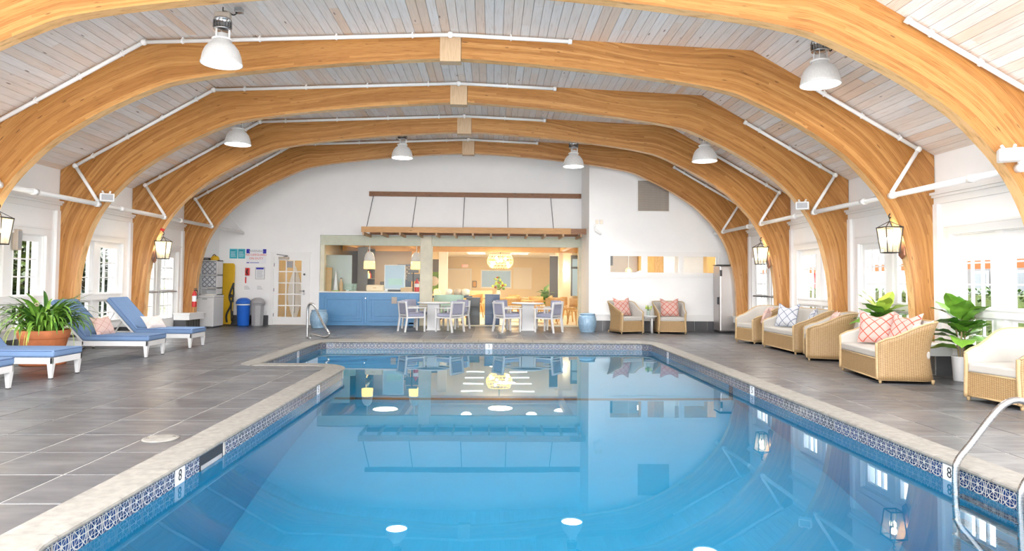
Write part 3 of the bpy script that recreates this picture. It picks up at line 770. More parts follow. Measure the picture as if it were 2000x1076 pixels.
MB().box(-6.44, -6.13, YB-.06, YB, 1.965, 2.04).build('closer_body', 'vent_tan', d, bev=.006)
MB().tube([(-6.3, YB-.04, 2.04), (-6.15, YB-.07, 2.07), (-6.5, YB-.03, 2.12)], .01).build('closer_arm', 'dark_grey', d)
MB().cyl((-5.68, YB-.02, 1.02), (-5.68, YB, 1.02), .03).tube([(-5.68, YB-.05, 1.02), (-5.68, YB-.055, 1.02), (-5.80, YB-.055, 1.02)], .011).cyl((-5.68, YB-.05, 1.02), (-5.68, YB, 1.02), .012).build('door_handle', 'stainless', d, True)
MB().box(-5.70, -5.65, YB-.012, YB, .90, .98).build('keyhole_plate', 'stainless', d)
MB().cyl((-5.67, YB-.02, 1.52), (-5.67, YB, 1.52), .032).build('deadbolt', 'dark_grey', d)
for z in (.3, 1.05, 1.8): MB().box(-6.585, -6.565, YB-.012, YB+.01, z-.05, z+.05).build('hinge', 'dark_grey', d)
MB().box(-6.20, -6.02, YB-.004, YB, 1.72, 1.92).build('notice', 'ink_grey', d)
# ground and sky outside
gr = MB().box(-60, XL-.22, .5, 80, -.32, -.12).box(XR+.22, 60, .5, 80, -.32, -.12).build('ground', 'pavement'); gr['kind'] = 'structure'
gr = MB().box(-40, 40, -40, .5, -.32, -.02).build('ground_bounce', 'bounce_pale'); gr['kind'] = 'structure'  # unseen pale ground added behind the camera to bounce light onto the ceiling
# ================================================================ FIXTURES
# ---- sprinkler mains along both eaves
PZ = 2.75
def main_pipe(x, y0, y1, label, brace):
    p = thing('sprinkler_main', label, 'pipe', (x, 0, PZ), group='white sprinkler mains')
    MB().cyl((0, y0, 0), (0, y1, 0), .043, n=14).build('pipe', 'pipe_white', p, True)
    for y in [b-.07 for b in BEAMS] + [b+.75 for b in BEAMS[:-1]]:
        if y0 < y < y1: MB().cyl((0, y-.06, 0), (0, y+.06, 0), .054, n=14).build('coupling', 'pipe_white', p, True)
    MB().cyl((0, y1-.05, 0), (0, y1, 0), .055, n=14).build('end_cap', 'pipe_white', p, True)
    MB().tube([(0, y1-.06, .02), brace], .010).build('hanger_rod', 'pipe_white', p, True)
main_pipe(-7.47, YS, 20.45, 'long white sprinkler main along the left eave', (-.35, 20.2, .52))
main_pipe(6.24, YS, 18.80, 'long white sprinkler main along the right eave', (.18, 18.8, .33))
# ---- branch lines on the face of each arch
def branch(y, pts, label, clips, cap=True):
    p = thing('sprinkler_branch', label, 'pipe', (0, y, 0), group='white sprinkler branch lines')
    P = [Vector((x, 0, z)) for x, z in pts]
    m = MB()
    for a, b in zip(P[:-1], P[1:]): m.cyl(a, b, .031, n=12)
    m.build('pipe', 'pipe_white', p, True)
    for q in P[1:-1] if len(P) > 2 else []:
        MB().ball(q, .052, 12).build('elbow', 'pipe_white', p, True)
    if cap: d = (P[-1]-P[-2]).normalized(); MB().cyl(P[-1]-d*.05, P[-1]+d*.01, .042, n=12).build('end_cap', 'pipe_white', p, True)
    for a, b, n in clips:
        for k in range(n):
            q = P[a].lerp(P[b], (k+.5)/n); d = (P[b]-P[a]).normalized()
            MB().cyl(q-d*.012, q+d*.012, .042, n=12).box(q.x-.012, q.x+.012, -.005, .055, q.z, q.z+.06).build('clip', 'pipe_white', p)
ord_ = ['nearest', 'second', 'third', 'fourth', 'last']
for i, b in enumerate(BEAMS):
    y = b - .075
    where = ['arch nearest the camera', 'arch behind the nearest lamps', 'middle arch', 'second arch from the back wall', 'arch nearest the back wall'][i]
    branch(y, [(-7.45, 2.79), (-7.90, 3.47), (-5.36, 4.96), (RX, 5.165), (1.19, 5.09)], 'long white sprinkler pipe over the ridge of the ' + where, [(1, 2, 4), (2, 3, 4), (3, 4, 1)])
    branch(y, [(6.22, 2.79), (6.66, 3.48), (4.88, 4.50)], 'short white sprinkler pipe on the right of the ' + where, [(1, 2, 3)])
# ---- bell lamps
def bell():
    t = thing('bell_lamp', 'lamp', 'lamp', (0,0,0), group='hanging bell lamps')
    MB().shell([(.262,.0),(.258,.05),(.245,.12),(.215,.20),(.165,.265),(.11,.30),(.10,.33)], n=36).build('shade', 'bell_opal', t, True, thick=.006)
    MB().lathe([(.0001,.012),(.248,.02),(.248,.028),(.0001,.028)], n=36).build('lens', 'lamp_lens', t, True)
    MB().shell([(.268,.0),(.268,.014)], n=36).build('rim', 'plastic_white', t, True, thick=.008)
    MB().lathe([(.10,.33),(.13,.325),(.135,.345),(.10,.36),(.075,.37),(.075,.42),(.0001,.42)], n=24).build('collar', 'plastic_white', t, True)
    for k in range(3):
        a = k*2*PI/3; MB().box(-.012, .012, -.004, .004, .35, .48, Matrix.Translation((.095*math.cos(a), .095*math.sin(a), 0)) @ Matrix.Rotation(a, 4, 'Z')).build('bracket', 'plastic_white', t)
    MB().lathe([(.105,.47),(.115,.475),(.115,.49),(.105,.495),(.105,.60),(.115,.605),(.115,.62),(.10,.625),(.0001,.625)], n=24).build('ballast_drum', 'stainless', t, True)
    for k in range(16):
        a = k*2*PI/16; MB().box(.10, .122, -.004, .004, .497, .60, Matrix.Rotation(a, 4, 'Z')).build('cooling_fin', 'stainless', t)
    MB().box(-.11, .11, -.05, .05, .62, .72).build('ballast_box', 'vent_tan', t, bev=.03, seg=3)
    return t
LM = [(-3.72, 9.21, 4.28, 5.09, 'bell lamp hanging nearest on the left, grey finned ballast on top'), (4.55, 9.21, 4.13, 4.75, 'bell lamp hanging nearest on the right'),
      (-5.42, 14.37, 4.20, 4.98, 'small bell lamp at the far left before the third arch'), (-2.30, 16.95, 4.43, 5.14, 'small bell lamp left of the ridge in front of the last arch'),
      (2.02, 16.95, 4.27, 5.10, 'small bell lamp right of the ridge in front of the last arch'), (4.55, 14.37, 3.98, 4.75, 'small bell lamp at the far right before the third arch')]
lamp0 = None
for x, y, z, zc, lab in LM:
    zc -= .02
    if lamp0 is None: lamp0 = bell(); t = lamp0; t.location = (x, y, z); t['label'] = lab
    else: t = dup(lamp0, (x, y, z), label=lab)
    h = zc - z
    MB().tube([(0,0,.70),(0,0,h)], .008, 6).build('hook_rod', 'black_iron', t)
    if h > .45:
        MB().tube(catmull([(.0,.02,.74),(.06,.02,max(.76,h-.03)-.03),(.14,.02,h-.10),(.2,.02,h-.05)], 5), .010, 6).build('cable', 'black_rubber', t, True)
        MB().box(.16, .26, -.03, .07, h-.07, h).build('junction_box', 'stainless', t, bev=.01)
    ld = bpy.data.lights.new('bell_light', 'AREA'); ld.shape = 'DISK'; ld.size = .44; ld.energy = LAMP_W; ld.spread = 2.0; ld.color = (1, .985, .96)
    lo = bpy.data.objects.new('bell_light', ld); col.objects.link(lo); lo.parent = t; lo.location = (0, 0, .005)
# ---- wall lanterns on the arch legs
def lantern():
    t = thing('wall_lantern', 'lantern', 'lantern', group='black iron lanterns on arch legs')   # local +x points into the hall
    bp = MB(); bp.prism([(-.055,.30),(.055,.30),(.075,-.30),(.0,-.36),(-.075,-.30)], 'x', -.01, .012)
    bp.build('back_plate', 'copper_patina', t)
    MB().box(.012, .03, -.05, .05, .16, .36).build('mount_block', 'black_iron', t, bev=.005)
    MB().tube(catmull([(.02,0,.30),(.09,0,.35),(.16,0,.37),(.20,0,.33),(.19,0,.29),(.17,0,.30)], 5), .009, 8).build('arm', 'black_iron', t, True)
    MB().tube([(.19,0,.30),(.19,0,.235)], .006, 6).build('hang_ring', 'black_iron', t)
    c = .19
    fr = MB(); tw_, bw_, z1, z0 = .135, .095, .14, -.26
    T = [(c-tw_,-tw_,z1),(c+tw_,-tw_,z1),(c+tw_,tw_,z1),(c-tw_,tw_,z1)]; B = [(c-bw_,-bw_,z0),(c+bw_,-bw_,z0),(c+bw_,bw_,z0),(c-bw_,bw_,z0)]
    for i in range(4):
        fr.bar(T[i], T[(i+1) % 4], .018, .018); fr.bar(B[i], B[(i+1) % 4], .016, .016); fr.bar(T[i], B[i], .014, .014); fr.bar(T[i], (c,0,.24), .010, .010)
    fr.build('frame', 'black_iron', t)
    for i in range(4):
        j = (i+1) % 4; MB().add([B[i], B[j], T[j], T[i]], [(0,1,2,3)]).build('pane', 'lantern_glass', t)
    for dx, dy in ((-.035,-.03), (.035,-.02), (0,.04)):
        cd = MB().cyl((c+dx, dy, z0), (c+dx, dy, -.10), .011).build('candle', 'plastic_white', t, True)
        MB().lathe([(.006,-.10),(.017,-.07),(.015,-.03),(.0005,.01)], (c+dx, dy, 0), 10).build('bulb', 'bulb_warm', cd, True)
    return t
LT = [(6.47, 10.505, 2.12, PI, 'black iron lantern on the right arch leg above the wicker loveseat'), (6.47, 15.665, 2.07, PI, 'far black iron lantern on the right arch leg beside the steel fridge'),
      (-7.73, 15.665, 2.07, 0, 'black iron lantern on the left arch leg by the glazed doors'), (-7.73, 10.505, 2.12, 0, 'black iron lantern cut off at the left edge of the frame')]
la0 = None
for x, y, z, rz, lab in LT:
    if la0 is None: la0 = lantern(); t = la0; t.location = (x, y, z); t.rotation_euler = (0, 0, rz); t['label'] = lab
    else: t = dup(la0, (x, y, z), rz, lab)
    ld = bpy.data.lights.new('lantern_light', 'POINT'); ld.energy = LANTERN_W; ld.color = (1, .78, .5); ld.shadow_soft_size = .05
    lo = bpy.data.objects.new('lantern_light', ld); col.objects.link(lo); lo.parent = t; lo.location = (.19, 0, .06)
MB().tube([(0,0,0),(.02,0,.05)], .045, 10).build('alarm_beacon', 'red_paint', None)
tag(bpy.data.objects['alarm_beacon'], 'small red alarm beacon above the left lantern', 'beacon').location = (-7.50, 15.50, 2.44)
# ---- floodlight boxes
def flood(x, y, z, rz, lab):
    t = thing('flood_box', lab, 'floodlight', (x, y, z), rz, group='white flood boxes on the arches')
    MB().box(-.12, .12, -.09, .09, -.07, .08).build('housing', 'plastic_white', t, bev=.015)
    MB().box(-.095, .095, -.096, -.088, -.05, .06).build('lens_panel', 'grey_plastic', t)
    MB().box(-.03, .03, .06, .16, -.05, .02).build('bracket', 'plastic_white', t)
    MB().cyl((-.05, .02, .08), (-.07, .06, .13), .018).cyl((.04, .02, .08), (.06, .06, .13), .018).build('knuckle', 'plastic_white', t)
flood(6.02, 7.66, 2.87, -.5, 'white flood box by the right end of the nearest arch'); flood(-7.26, 12.86, 2.86, .6, 'white flood box on the left leg of the middle arch'); flood(5.98, 12.86, 2.86, -.5, 'white flood box on the right leg of the middle arch')
sp = thing('wall_speaker', 'narrow grey wall speaker on the left window casing', 'speaker', (XL+.06, 11.83, 1.99))
MB().box(-.05, .05, -.06, .06, -.17, .19).build('cabinet', 'vent_tan', sp, bev=.02); MB().box(.048, .054, -.045, .045, -.14, .16).build('grille', 'grey_plastic', sp)
# ---- timber awning over the glass front
aw = thing('timber_awning', 'brown timber pergola awning hung on thin rods over the glass front', 'awning')
MB().box(-3.76, 2.68, YB-.07, YB, 3.91, 4.05).build('wall_plate', 'awning_wood', aw)
MB().box(-3.78, .20, 19.46, 19.52, 2.74, 2.90).build('fascia', 'awning_fascia', aw); MB().box(-.85, 2.25, 19.42, 19.46, 2.735, 2.905).build('fascia', 'awning_fascia', aw); MB().box(.20, 2.84, 19.46, 19.52, 2.74, 2.90).build('fascia', 'awning_wood', aw)
MB().box(-3.72, 2.6, YB-.05, YB, 2.74, 2.86).build('ledger', 'awning_wood', aw)
for k in range(13):
    x = -3.70 + k*.52; MB().box(x-.025, x+.025, 19.36, YB, 2.655, 2.735).build('rafter', 'rafter_wood', aw)
for x in (-3.63, -2.33, -.87, .43, 1.75): MB().tube([(x, YB-.06, 3.92), (x, 19.49, 2.90)], .011, 6).build('hanger_rod', 'dark_grey', aw)
# ---- vent, outlets, signs on the back walls
vt = thing('return_air_grille', 'square tan air grille high on the right back wall', 'grille', (4.515, YRB, 3.805))
m = MB()
for q in ((-.48,.48,.43,.47),(-.48,.48,-.47,-.43),(-.48,-.44,-.43,.43),(.44,.48,-.43,.43)): m.box(q[0], q[1], -.02, 0, q[2], q[3])
m.build('frame', 'trim_white', vt); MB().box(-.44, .44, -.004, 0, -.43, .43).build('backing', 'dark_grey', vt)
sm = MB().box(-.44, .44, -.014, -.004, -.006, .006).mesh('louvre', 'vent_tan')
for k in range(42): inst('louvre', sm, vt, (0, 0, -.42+k*.0205))
ob = thing('switch_box', 'pair of small beige switch plates right of the awning', 'switch', (2.98, YRB, 3.05))
for dx in (-.06, .06): MB().box(dx-.045, dx+.045, -.015, 0, -.06, .06).build('plate', 'cream_ceiling', ob, bev=.004, seg=1)
cmo = thing('security_bracket', 'small white bracket at the right end of the awning', 'bracket', (2.86, YRB-.02, 2.80))
MB().tube([(0,0,.12),(0,-.05,.02),(.1,-.09,-.06)], .012).cyl((.0,-.05,.02),(.16,-.1,-.10),.03).build('arm', 'plastic_white', cmo, True); MB().box(-.03,.03,-.01,.02,-.05,.2).build('plate', 'plastic_white', cmo)
def board(name, lab, cat, x0, x1, z0, z1, mat, frame=None):
    t = thing(name, lab, cat, ((x0+x1)/2, YB, (z0+z1)/2)); w, h = (x1-x0)/2, (z1-z0)/2
    MB().box(-w, w, -.012, 0, -h, h).build('panel', mat, t); return t, w, h
for i, (x0, x1) in enumerate(((-7.91, -7.68), (-7.66, -7.45))):
    t, w, h = board('pool_notice', ['teal pool notice nearer the wall corner', 'teal pool notice beside the large lettered sign'][i], 'sign', x0, x1, 1.98, 2.27, 'teal_print')
    for k in range(6): MB().box(-w*.7, w*random.uniform(.3,.75), -.0135, -.012, h*.6-k*.035, h*.6-k*.035+.008).build('print_line', 'navy_paint' if k == 0 else 'sign_white', t)
t, w, h = board('pool_sign', 'white pool sign with blue corners and red lettering', 'sign', -7.41, -6.82, 1.83, 2.27, 'sign_white')
for a in (-1, 1): MB().box(a*w, a*(w-.10), -.0135, -.012, h-.13, h).build('blue_corner', 'sign_blue', t)
for s_, size, z, mt in (('WARNING', .095, h-.065, 'ink_grey'), ('NO LIFEGUARD', .088, .045, 'sign_red'), ('ON DUTY', .092, -.065, 'sign_red')):
    inst('lettering', text_mesh(s_, size, mt), t, (0, -.014, z), (PI/2, 0, 0))
MB().box(-w+.01, -w+.09, -.0135, -.012, -h+.015, -h+.04).build('print_line', 'sign_blue', t); MB().box(-w+.11, w*.3, -.0135, -.012, -h+.02, -h+.036).build('print_line', 'sign_blue', t)
t = thing('emergency_phone', 'small red emergency phone box under the signs', 'phone', (-7.36, YB, 1.585)); MB().box(-.06, .06, -.06, 0, -.115, .115).build('housing', 'red_paint', t, bev=.008); MB().tube(catmull([(.02,-.07,.07),(.0,-.1,0),(.02,-.07,-.07)],4), .016).build('handset', 'ink_black', t, True)
t = thing('first_aid_tag', 'narrow red hanging tag under the emergency phone', 'tag', (-7.415, YB, 1.335)); MB().box(-.018, .018, -.012, 0, -.09, .08).build('strap', 'sign_red', t); MB().cyl((0,-.012,.09),(0,0,.09),.012).build('hook','ink_black',t)
t, w, h = board('rules_notice', 'framed white rules notice left of the glazed door', 'notice', -7.12, -6.86, 1.37, 1.72, 'sign_white')
MB().box(-w*.9, w*.8, -.0135, -.012, h-.06, h-.01).build('print_line', 'sign_blue', t)
for k in range(9): MB().box(-w*.75, w*random.uniform(.4,.75), -.0135, -.012, h-.10-k*.026, h-.092-k*.026).build('print_line', 'ink_grey', t)
m = MB()
for q in ((-w,w,h-.006,h+.006),(-w,w,-h-.006,-h+.006),(-w-.006,-w+.006,-h,h),(w-.006,w+.006,-h,h)): m.box(q[0],q[1],-.016,0,q[2],q[3])
m.build('frame', 'ink_grey', t)
for i, x in enumerate((-7.36, -6.98)):
    t, w, h = board('wall_lettering', ['small pale stencil notice above the blue bin', 'small pale stencil notice above the grey bin'][i], 'notice', x-.11, x+.11, 1.02, 1.18, 'wall_white')
    for k in range(3): MB().box(-w*.8, w*(.3+.22*k), -.0135, -.012, .04-k*.04, .052-k*.04).build('print_line', 'ink_grey', t)
# ================================================================ BACK-LEFT CORNER
t = thing('chest_freezer', 'white chest freezer in the back left corner', 'freezer', (-7.97, 19.32, 0))
MB().box(-.24, .26, -.35, .35, .04, .84).build('body', 'powder_white', t, bev=.015); MB().box(-.245, .265, -.355, .355, .845, .905).build('lid', 'powder_white', t, bev=.015)
MB().box(-.2, .22, -.3, .3, 0, .04).build('foot_base', 'dark_grey', t); MB().box(-.05, .08, -.37, -.355, .79, .82).build('handle', 'grey_plastic', t)
t = thing('cubby_cabinet', 'white cubby cabinet with patterned storage bins on the freezer', 'cabinet', (-7.97, 19.42, .905))
m = MB(); m.box(-.22, -.195, -.2, .2, 0, .98).box(.215, .24, -.2, .2, 0, .98).box(-.22, .24, .18, .2, 0, .98)
for z in (0, .19, .55, .955): m.box(-.22, .24, -.2, .2, z, z+.025)
m.build('carcass', 'powder_white', t)
for z0, z1 in ((.225, .535), (.585, .945)): MB().box(-.185, .205, -.19, .17, z0, z1).build('storage_bin', 'pattern_grey', t, bev=.01)
t = thing('binder', 'flat white binder lying on the freezer lid', 'binder', (-7.84, 19.12, .906)); MB().box(-.1, .12, -.15, .06, 0, .035).build('cover', 'plastic_white', t, bev=.004); MB().box(-.09,.11,-.151,.05,.006,.029).build('pages', 'cream_ceiling', t)
t = thing('black_pouch', 'flat black pouch on top of the cubby cabinet', 'pouch', (-8.07, 19.36, 1.885)); MB().box(-.1, .1, -.15, .15, 0, .07).build('body', 'black_rubber', t, bev=.03, seg=3); MB().box(-.08,.08,-.155,-.148,.03,.04).build('zip','grey_plastic',t)
t = thing('yellow_bag', 'yellow rescue bag on top of the cubby cabinet', 'bag', (-7.86, 19.36, 1.885)); MB().lathe([(.11,0),(.12,.05),(.09,.11),(.03,.14),(.0001,.15)], n=12).build('body', 'yellow_plastic', t, True); MB().tube(catmull([(-.06,-.05,.1),(0,-.06,.17),(.06,-.05,.1)],4), .01).build('strap','black_rubber',t,True)
t = thing('spine_board', 'tall yellow rescue board with black straps leaning on the back wall', 'rescue board', (-7.90, 20.30, 0)); t.rotation_euler = (-.09, 0, 0)
bp_ = [(-.16,.02),(.16,.02),(.20,.15),(.205,1.5),(.19,1.78),(.15,1.84),(-.15,1.84),(-.19,1.78),(-.205,1.5),(-.20,.15)]
MB().prism(bp_, 'y', -.03, .02).build('board', 'yellow_plastic', t, bev=.015)
for x in (-.185, .185):
    for z in (.35, .75, 1.15): MB().box(x-.018, x+.018, -.035, .025, z-.07, z+.07).build('grip_slot', 'black_rubber', t)
MB().tube(catmull([(.2,-.04,1.25),(.13,-.06,1.0),(.1,-.05,.8),(.16,-.06,.6),(.05,-.06,.3),(.07,-.05,.08)], 5), .028, 8).build('strap', 'black_rubber', t, True)
MB().tube(catmull([(.2,-.04,1.1),(.22,-.06,.85),(.17,-.06,.6),(.2,-.05,.12)], 5), .022, 8).build('strap', 'black_rubber', t, True)
MB().ball((.15,-.07,.86), .05).build('buckle', 'black_plastic', t, True)
def bin_(x, y, mat, lab, sq):
    t = thing('waste_bin', lab, 'bin', (x, y, 0), group='waste bins by the back wall')
    n = 24 if not sq else 8
    MB().lathe([(.155,0),(.165,.02),(.19,.60),(.20,.62)], n=n).build('body', mat, t, not sq)
    MB().lathe([(.205,.60),(.21,.62),(.205,.66)], n=n).build('liner', 'plastic_white' if not sq else 'grey_plastic', t, True)
    MB().lathe([(.215,.64),(.21,.70),(.16,.78),(.08,.815),(.0001,.82)], n=24).build('lid', mat, t, True)
bin_(-7.28, 20.05, 'blue_bin', 'round blue recycling bin with domed lid', False); bin_(-6.88, 20.07, 'grey_plastic', 'grey waste bin with domed lid beside the blue bin', True)
t = thing('fire_extinguisher', 'red fire extinguisher on the last left arch leg', 'extinguisher', (-7.86, 18.10, .62))
MB().lathe([(.055,0),(.058,.02),(.058,.32),(.04,.38),(.02,.40),(.02,.43),(.0001,.43)], n=16).build('cylinder', 'red_paint', t, True); MB().shell([(.0595,.14),(.0595,.29)], n=16).build('label_band', 'sign_white', t, True)
MB().box(-.015,.07,-.012,.012,.43,.455).box(-.015,.06,-.012,.012,.47,.49).build('valve_lever', 'black_plastic', t); MB().tube(catmull([(0,0,.44),(.08,-.01,.40),(.075,-.01,.2)],5), .01).build('hose', 'black_rubber', t, True)
# ---- steel fridge at the right
MB().box(-.02,.02,.05,.075,.1,.36).build('bracket','black_iron',bpy.data.objects['fire_extinguisher'])
t = thing('steel_fridge', 'tall stainless steel fridge against the right back wall', 'fridge', (6.43, 18.55, 0))
MB().box(-.24, .26, -.26, .28, .03, 1.85).build('cabinet', 'fridge_steel', t, bev=.05, seg=4); MB().box(-.21, .23, -.235, .25, 0, .03).build('foot_base', 'black_plastic', t)
MB().box(-.245, .265, -.27, .285, 1.853, 1.87).build('top_cap', 'dark_grey', t, bev=.006); MB().box(-.225,-.17,-.275,-.258,1.55,1.72).build('control_panel', 'black_plastic', t)
MB().box(-.29,-.245,-.24,-.20,.78,.98).build('handle', 'black_plastic', t, bev=.01)
# ================================================================ FURNITURE
def cushion_box(m, x0, x1, y0, y1, z0, z1, M=None): return m.box(x0, x1, y0, y1, z0, z1, M)
# ---- sun loungers (local +x = foot end)
def lounger():
    t = thing('sun_lounger', 'lounger', 'sun lounger', group='blue cushioned sun loungers')
    fr = MB(); L0, L1, hw = -1.95, -.02, .325
    fr.box(L0, L1, -hw, -hw+.03, .20, .285).box(L0, L1, hw-.03, hw, .20, .285).box(L1-.03, L1, -hw, hw, .20, .285).box(L0, L0+.03, -hw, hw, .20, .285).box(-1.12, -1.09, -hw, hw, .22, .28)
    fr.build('frame', 'powder_white', t, bev=.004, seg=1)
    for k in range(7): MB().box(-1.0+k*.14, -.93+k*.14, -hw+.03, hw-.03, .262, .28).build('slat', 'powder_white', t)
    for x in (-.055, -1.9):
        for y in (-hw+.035, hw-.035):
            lg = MB(); w0, w1 = .035, .018
            lg.add([(x-w1,y-w1,0),(x+w1,y-w1,0),(x+w1,y+w1,0),(x-w1,y+w1,0),(x-w0,y-w0,.21),(x+w0,y-w0,.21),(x+w0,y+w0,.21),(x-w0,y+w0,.21)], [(0,3,2,1),(4,5,6,7),(0,1,5,4),(1,2,6,5),(2,3,7,6),(3,0,4,7)])
            o = lg.build('leg', 'powder_white', t); MB().box(x-.02, x+.02, y-.02, y+.02, 0, .012).build('foot_glide', 'black_rubber', o)
    MB().box(-1.10, -.005, -hw-.005, hw+.005, .285, .385).build('seat_cushion', 'fabric_blue', t, bev=.035, seg=4)
    ang = math.radians(48); Mb = Matrix.Translation((-1.11, 0, .29)) @ Matrix.Rotation(ang, 4, 'Y')
    b = MB(); b.box(-.84, 0, -hw, -hw+.03, -.03, .0, Mb).box(-.84, 0, hw-.03, hw, -.03, .0, Mb).box(-.84, -.80, -hw, hw, -.03, .0, Mb)
    for k in range(6): b.box(-.74+k*.13, -.67+k*.13, -hw+.03, hw-.03, -.02, -.005, Mb)
    b.build('backrest_frame', 'powder_white', t)
    MB().box(-.86, .02, -hw-.005, hw+.005, .0, .10, Mb).build('back_cushion', 'fabric_blue', t, bev=.035, seg=4)
    pp = MB()
    for yy in (-hw-.004, hw+.004): pp.tube([Mb @ Vector((-.83, yy, .085)), Mb @ Vector((-.02, yy, .085))], .006, 6)
    pp.tube([(-1.07, -hw-.004, .372), (-.03, -hw-.004, .372)], .006, 6); pp.tube([(-.008, -hw+.02, .372), (-.008, hw-.02, .372)], .006, 6)
    pp.build('piping', 'fabric_piping', t)
    q = Mb @ Vector((-.6, 0, -.03))
    for yy in (-.24, .24): MB().bar((q.x, yy, q.z), (-1.80, yy, .24), .022, .022).build('prop_strut', 'powder_white', t)
    return t
lo0 = lounger(); lo0.location = (-5.84, 9.56, 0); lo0['label'] = 'blue cushioned lounger in front of the potted fern'
lounge = [(-5.80, 8.14, .02, 'blue cushioned lounger cut off at the left edge of the frame'), (-5.84, 12.05, .0, 'blue cushioned lounger right behind the potted fern, blush pillow'), (-5.82, 13.68, .0, 'farthest blue cushioned lounger with a raised back and pale pillow')]
for x, y, r, lab in lounge: dup(lo0, (x, y, 0), r, lab)
# ---- scatter cushions
def pillow(lab, mat, loc, rot, sx=.46, sy=.46, th=.075, dent=.09):
    n = 13; m = MB()
    for sgn in (1, -1):
        P = []
        for i in range(n):
            r = []
            for j in range(n):
                u, v = 2*i/(n-1)-1, 2*j/(n-1)-1
                x = u*(1-.07*(1-v*v)) * sx/2; y = v*(1-.05*(1-u*u)) * sy/2
                if v > 0: y -= dent*(1-u*u)**2*v*v
                r.append((x, y, sgn*th*((1-u**4)*(1-v**4))**.6))
            P.append(r if sgn > 0 else r[::-1])
        m.grid(P)
    t = thing('scatter_cushion', lab, 'cushion', loc, 0, 'scatter cushions'); t.rotation_euler = rot
    m.build('cover', mat, t, True)
    ed = MB(); pts = [m.v[i*n+0] for i in range(n)] + [m.v[(n-1)*n+j] for j in range(n)] + [m.v[i*n+n-1] for i in range(n-1, -1, -1)] + [m.v[j] for j in range(n-1, -1, -1)]
    ed.tube(pts, .004, 5); ed.build('welt', mat if mat != 'print_navy' else 'fabric_piping', t, True)
    return t
pillow('small blush cushion on the lounger behind the fern', 'print_blush', (-6.78, 12.02, .53), (math.radians(62), 0, math.radians(78)), .42, .34, .06, .02)
pillow('small pale cushion on the farthest lounger', 'print_pale', (-6.70, 13.62, .50), (math.radians(50), 0, math.radians(70)), .46, .30, .06, .02)
# ---- wicker seats (local: front faces -y, origin floor centre)
def wicker_seat(kind, lab, Wd, loc, rz, group):
    t = thing(kind, lab, 'armchair' if kind == 'wicker_armchair' else 'loveseat', (*loc, 0), rz, group)
    D = .76; hw = Wd/2; r = .24; yf, yb = -D/2, D/2
    pth = [(hw, yf + (yb-r-yf)*i/5) for i in range(6)]
    pth += [(hw-r+r*math.cos(a), yb-r+r*math.sin(a)) for a in [PI/2*i/6 for i in range(1, 6)]]
    nb = 5 if Wd < 1 else 9
    pth += [(lerp(hw-r, -hw+r, i/nb), yb) for i in range(nb+1)]
    pth += [(-hw+r-r*math.sin(a), yb-r+r*math.cos(a)) for a in [PI/2*i/6 for i in range(1, 6)]]
    pth += [(-hw, yb-r + (yf-yb+r)*i/5) for i in range(6)]
    n = len(pth); L = [0]
    for i in range(1, n): L.append(L[-1] + math.hypot(pth[i][0]-pth[i-1][0], pth[i][1]-pth[i-1][1]))
    def nrm(i):
        a = pth[max(i-1, 0)]; b = pth[min(i+1, n-1)]; dx, dy = b[0]-a[0], b[1]-a[1]; l = math.hypot(dx, dy); return dy/l, -dx/l
    def top(i):
        y = pth[i][1]; w = min(1, max(0, (y-yf-.06)/(D-.10))); w = w*w*(3-2*w); h = lerp(.60, .84, w)
        e = min(1, max(0, (y-yf)/.09)); return h - .05*(1-e)**2
    def back(i): w = min(1, max(0, (pth[i][1]-yf)/D)); return w
    K = 9; z0 = .05
    def rows(off, zlo):
        R = []
        for k in range(K+1):
            row = []
            for i in range(n):
                f = k/K; tz = top(i); z = lerp(zlo, tz, f); zz = z/.84
                fl = .035*back(i)*(abs(zz-.48)/.48)**1.6*(2.2 if zz > .48 else 1) - .018*(1-abs(zz-.48)/.5)
                nx, ny = nrm(i); row.append((pth[i][0]+nx*(fl+off), pth[i][1]+ny*(fl+off), z))
            R.append(row)
        return R
    R = rows(0, z0); m = MB()
    m.gridu(R, [[(l, p[2]) for l, p in zip(L, r_)] for r_ in R])
    m.build('woven_shell', 'wicker', t, True, thick=.012)
    I = rows(-.045, .28); m = MB()
    m.gridu([R[K]] + I[::-1], [[(0, 0)]*n]*(K+2)); m.build('lining', 'fabric_cream', t, True)
    MB().tube([(p[0], p[1], p[2]+.004) for p in R[K]], .014, 8).build('top_rail', 'rattan_trim', t, True)
    MB().tube([(p[0]-nrm(i)[0]*.01, p[1]-nrm(i)[1]*.01, p[2]) for i, p in enumerate(R[0])], .012, 8).build('bottom_rail', 'rattan_trim', t, True)
    for sgn in (1, -1):
        MB().tube([(p[0] - sgn*.022, yf-.004, p[2]) for p in ([r_[0] for r_ in R] if sgn > 0 else [r_[-1] for r_ in R])], .024, 8).build('front_post', 'rattan_trim', t, True)
    fp = MB(); fp.add([(-hw+.03, yf+.01, z0+.01), (hw-.03, yf+.01, z0+.01), (hw-.03, yf+.01, .33), (-hw+.03, yf+.01, .33)], [(0,1,2,3)], [[(0,0),(Wd,0),(Wd,.28),(0,.28)]])
    fp.build('front_panel', 'wicker', t, thick=.02)
    MB().tube([(-hw+.02, yf+.005, z0+.01), (hw-.02, yf+.005, z0+.01)], .012, 8).tube([(-hw+.02, yf+.005, .33), (hw-.02, yf+.005, .33)], .010, 8).build('front_rail', 'rattan_trim', t, True)
    MB().box(-hw+.05, hw-.05, yf-.005, yb-.06, .335, .445).build('seat_cushion', 'fabric_cream', t, bev=.03, seg=4)
    for x in (-hw+.03, hw-.03):
        for y in (yf+.03, yb-.05): MB().cyl((x, y, 0), (x, y, .06), .018, .024, 8).build('leg', 'rattan_trim', t, True)
    return t
